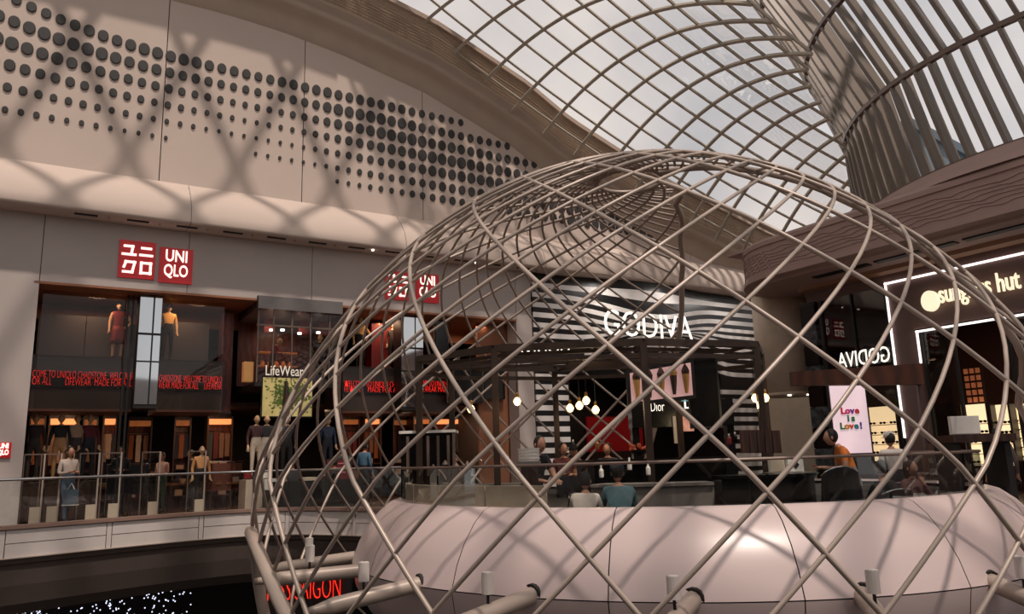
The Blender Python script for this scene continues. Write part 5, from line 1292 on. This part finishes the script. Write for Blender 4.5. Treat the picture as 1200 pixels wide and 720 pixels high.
# left dark glazing of the side shop, sign reflection modelled as glowing reversed letters
dgz = thing('window_2', None, None, kind='structure')
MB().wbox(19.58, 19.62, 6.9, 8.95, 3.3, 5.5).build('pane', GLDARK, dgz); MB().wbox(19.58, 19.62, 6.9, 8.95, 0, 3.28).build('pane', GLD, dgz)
for t in (6.9, 7.9, 8.93): MB().wbox(19.52, 19.64, t, t + .05, 0, 5.5).build('mullion', DARK, dgz)
rv = thing('modelled_reflection', 'modelled reflection of the GODIVA sign, reversed white letters on the dark side window', 'lettering', WP(19.5, 7.5, 3.6))
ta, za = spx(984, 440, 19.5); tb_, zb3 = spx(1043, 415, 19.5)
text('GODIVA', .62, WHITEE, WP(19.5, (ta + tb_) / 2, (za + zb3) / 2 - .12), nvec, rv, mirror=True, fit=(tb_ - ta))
# patterned pillar
pp_ = thing('marble_pillar', 'slim pillar clad in black and white marbled squares', 'pillar', WP(19.4, 6.5, 0))
ta, _ = spx(941, 400, 19.4); tb_, _ = spx(958, 400, 19.4)
MARB = mat('marbled_tile', (70, 76, 80), .2, var=.9, scale=5)
for i in range(9): MB().wbox(19.4, 19.55, ta, tb_, i * .6 + .01, i * .6 + .59).build('tile', MARB if i % 2 else BLACKG, pp_)
MB().wbox(19.45, 19.6, ta + .01, tb_ - .01, 0, 5.5).build('core', DARK, pp_)
# curved pale end wall + soffit
ew = thing('curved_wall_end', 'pale curved wall with a small lit soffit behind the pergola', 'wall panel', WP(21.5, 3, 0))
cx_, cy_ = at(922, 400, 25)[:2]
MB().lathe([(1.0, 2.95), (1.0, 6.6)], (cx_, cy_, 0), 20).build('drum_wall', CREAM, ew, smooth=True); MB().lathe([(0, 2.9), (1.02, 2.9), (1.02, 2.97)], (cx_, cy_, 0), 20).build('soffit', BEIGE, ew)
for dx in (-.3, .3): MB().lathe([(0, 0), (.06, 0), (.06, .03)], (cx_ + dx, cy_ - .6, 2.86), 8).build('downlight', SPOT, ew)
# brown beam canopy of the side kiosk
a = at(930, 452, 17); b = at(1080, 426, 15.5)
bc = thing('timber_canopy', 'long red-brown timber beam canopy in front of the side shops', 'canopy', tuple(a))
MB().box8([(a[0], 17, a[2]), (b[0], 15.5, b[2] - .42), (b[0], 15.7, b[2] - .42), (a[0], 17.2, a[2]), (a[0], 17, a[2] + .3), (b[0], 15.5, b[2]), (b[0], 15.7, b[2]), (a[0], 17.2, a[2] + .3)]).build('beam', woodmat('beam_brown', (92, 50, 34), (66, 36, 26)), bc)
for f in (.97,):
    x = a[0] + (b[0] - a[0]) * f; y = 17.1 - 1.5 * f; MB().box(x, x + .09, y, y + .09, 0, a[2] + .1).build('post', BROWNW, bc)
# poster
a = at(980, 532, 17.5); b = at(1012, 448, 17.5); a2 = at(1013, 530, 17.5)
lp_ = thing('poster', 'tall pale pink lit poster with rainbow Love is Love! lettering', 'poster', (a[0], 17.5, 0))
PP = mat('pale_pink_poster', (232, 208, 216), .5, emit=.5, var=.04)
MB().box(a[0] - .03, b[0] + .03, 17.5, 17.6, a[2] - .03, b[2] + .03).build('frame', DARK, lp_); MB().box(a[0], b[0], 17.48, 17.5, a[2], b[2]).build('face', PP, lp_)
MB().box(a[0] - .03, b[0] + .03, 17.5, 17.6, 0, a[2] - .03).build('stand', DARK, lp_)
xm = (a[0] + b[0]) / 2
for tt, py, cs in (('Love', 487, [(200, 30, 60), (200, 40, 120), (120, 50, 150), (200, 40, 60)]), ('is', 496, [(20, 120, 110), (30, 120, 60)]), ('Love!', 505, [(30, 110, 60), (190, 130, 20), (200, 70, 30), (30, 120, 130), (90, 60, 150)])):
    q = at(996, py, 17.45); n = len(tt); st = .105
    for i, ch in enumerate(tt):
        text(ch, .2, mat('ink_%d_%d_%d' % cs[i], cs[i], .5, emit=.1), (xm + (i - (n - 1) / 2) * st + .0, 17.47, q[2]), (1, 0, 0), lp_, name='letter', off=.008)
# eyewear displays (lit cabinets) with individual sunglasses
sgp = None
for k, (pa, pb, ya, yb, s_, lb) in enumerate([(1018, 1054, 478, 546, 21.5, 'left lit eyewear cabinet beside the pink poster'), (1131, 1160, 475, 546, 21.5, 'middle lit eyewear cabinet behind the pale monitor'), (1166, 1186, 475, 546, 21.2, 'narrow lit eyewear cabinet at the right'), (1188, 1215, 474, 540, 21.5, 'rightmost lit eyewear cabinet cut by the frame')]):
    t0, z1 = spx(pa, ya, s_); t1, _ = spx(pb, ya, s_); _, z0 = spx(pa, yb, s_)
    c = thing('eyewear_cabinet', lb, 'cabinet', WP(s_, t0, 0), 'lit eyewear cabinets')
    MB().wbox(s_, s_ + .06, t0, t1, z0, z1).build('backlight', DISPL, c); MB().wbox(s_ - .25, s_ + .06, t0 - .05, t0, 0, z1).build('side', BROWNW, c); MB().wbox(s_ - .25, s_ + .06, t1, t1 + .05, 0, z1).build('side', BROWNW, c)
    MB().wbox(s_ - .3, s_ + .06, t0, t1, 0, z0).build('base', BROWNW, c)
    nr = 5
    for r_ in range(nr):
        z = z0 + (z1 - z0 - .3) * (r_ + .1) / nr; MB().wbox(s_ - .16, s_, t0, t1, z, z + .02).build('shelf', WHITES, c)
        n = max(2, int((t1 - t0) / .3))
        for i in range(n):
            tt = t0 + (i + .5) * (t1 - t0) / n
            if sgp is None:
                sgp = thing('sunglasses', 'dark sunglasses on a lit shelf of the eyewear cabinets', 'sunglasses', WP(s_ - .1, tt, z + .02), 'sunglasses on the lit shelves')
                for dx in (-.055, .055):
                    m = MB(); m.v = [WP(s_ - .16 + dd, tt + dx + .048 * math.cos(2 * PI * j / 10), z + .07 + .036 * math.sin(2 * PI * j / 10)) for dd in (0, .012) for j in range(10)]
                    m.f = [tuple(range(10)), tuple(range(19, 9, -1))] + [(j, (j + 1) % 10, 10 + (j + 1) % 10, 10 + j) for j in range(10)]
                    m.build('lens', BLACKG, sgp)
                m = MB().wbox(s_ - .162, s_ - .15, tt - .02, tt + .02, z + .075, z + .09); m.build('bridge', DARK, sgp)
                for dx in (-.105, .1): MB().wbox(s_ - .16, s_ - .04, tt + dx, tt + dx + .006, z + .07, z + .08).build('temple', DARK, sgp)
            else: sgl = dup(sgp, WP(s_ - .1, tt, z + .02))
            (sgp if 'sgl' not in globals() else sgl)['label'] = 'dark sunglasses, %s along the %s shelf of the %s lit cabinet' % (['first', 'second', 'third', 'fourth', 'fifth', 'sixth', 'seventh'][i], ['lowest', 'second lowest', 'middle', 'second highest', 'top'][r_], ['leftmost', 'middle', 'narrow', 'rightmost'][k])
t0, z1 = spx(1128, 432, 21.8); t1, z0 = spx(1155, 472, 21.8)
cb = thing('cubby_shelf', 'glowing amber cubby-hole shelf above the middle eyewear cabinet', 'shelving', WP(21.8, t0, z0))
MB().wbox(21.8, 21.9, t0, t1, z0, z1).build('back', BROWNW, cb)
for i in range(3):
    for j in range(5):
        a = t0 + (t1 - t0) * i / 3 + .03; b = t0 + (t1 - t0) * (i + 1) / 3 - .03; c = z0 + (z1 - z0) * j / 5 + .03; d = z0 + (z1 - z0) * (j + 1) / 5 - .03
        MB().wbox(21.76, 21.8, a, b, c, d).build('cubby', mat('amber_cubby', (206, 120, 78), .6, emit=.22, var=.2, scale=6), cb)
sd = thing('door_1', None, None, kind='structure')
for t in (9.7, 10.5, 11.8, 13.3, 15): MB().wbox(19.7, 19.78, t, t + .07, 0, 4.2).build('mullion', DARK, sd)
for a, b in ((9.77, 10.5), (11.87, 13.3), (13.37, 15)): MB().wbox(19.73, 19.75, a, b, 0, 4.2).build('pane', GLD, sd)
for k, (px, py) in enumerate([(1163, 411), (1150, 380 + 14), (1020, 445)]):
    pass
# island chairs and tables
def chair(px, Y, rz, lb, w=.5, bh=0):
    q = at(px, 560, Y); c = thing('lounge_chair', lb, 'chair', (q[0], Y, IF), rz=rz, group='black cafe chairs')
    m = MB(); m.box(-w / 2, w / 2, -.22, .25, .34, .40); m.build('seat', DARK, c, raw=True)
    m = MB(); n = 8; A = []; B = []
    for i in range(n + 1):
        a = PI * (i / n) * .8 + PI * .1; A.append((-w / 2 * math.cos(a) * 1.1, .12 + .16 * math.sin(a), .46)); B.append((-w / 2 * math.cos(a) * .9, .16 + .18 * math.sin(a), .80 + bh + (.10 + bh * .3) * math.sin(a)))
    m.ribbon(A, B, (0, .03, 0)); m.build('backrest', DARK, c, raw=True, smooth=False)
    for x in (-.2, .2):
        for y in (-.18, .2): MB().tube([(x, y, .34), (x * 1.15, y * 1.15, 0)], .014, 6).build('leg', CHROME, c, raw=True)
    m = MB().tube([B_ for B_ in [(p[0], p[1], p[2] + .01) for p in B]], .012, 6); m.build('top_rim', CHROME, c, raw=True)
chair(977, 10.7, PI, 'black tub chair with a pale rim beside the orange-shirted person', .58, .24)
chair(1036, 10.75, PI + .2, 'black chair holding the person in black by the rim'); chair(1070, 12.0, .2, 'black chair holding the long-haired person')
chair(690, 11.8, .6, 'black chair facing the seated couple')
q = at(1062, 560, 11.35); o = thing('cafe_table', 'small round cafe table with white cups before the long-haired person', 'table', (q[0], 11.35, IF))
MB().lathe([(0, .70), (.3, .70), (.3, .73), (0, .73)], (q[0], 11.35, IF), 20).build('top', WHITES, o); MB().lathe([(.2, 0), (.2, .02), (.03, .04), (.03, .7)], (q[0], 11.35, IF), 14).build('pedestal', DARK, o)
for k, dx in enumerate((-.12, .05, .16)):
    c = thing('cup', ['white cup at the left of the small round table', 'white cup in the middle of the small round table', 'white cup at the right of the small round table'][k], 'cup', (q[0] + dx, 11.3, IF + .73), 'cups on the round table'); MB().lathe([(.025, 0), (.038, .07)], (q[0] + dx, 11.3, IF + .73), 10).build('bowl', WHITES, c); MB().tube([(q[0] + dx + .035, 11.3, IF + .75), (q[0] + dx + .06, 11.3, IF + .77), (q[0] + dx + .037, 11.3, IF + .79)], .006, 5).build('handle', WHITES, c)
for nm, e, loc, col_, sz_ in (('shop_light', 34, WP(23, 13, 5.2), (1, .7, .5), 2), ('shop_light', 16, WP(23, 8, 5.2), (1, .6, .4), 1.5), ('shop_light', 22, WP(18.5, -2.5, 4.0), (1, .75, .6), 2), ('facade_wash', 24, WP(16.5, 1.2, 7.2), (1, .92, .85), .8), ('facade_wash', 24, WP(19.5, 1.4, 7.2), (1, .92, .85), .8), ('facade_wash', 24, WP(22.8, 1.2, 7.2), (1, .92, .85), .8), ('cafe_light', 12, (PCX, PCY + 1, 2.7), (1, .72, .45), 1.5)):
    L = bpy.data.lights.new(nm, 'AREA'); L.energy = e; L.size = sz_; L.color = col_; lo = bpy.data.objects.new(nm, L); C.objects.link(lo); lo.location = loc
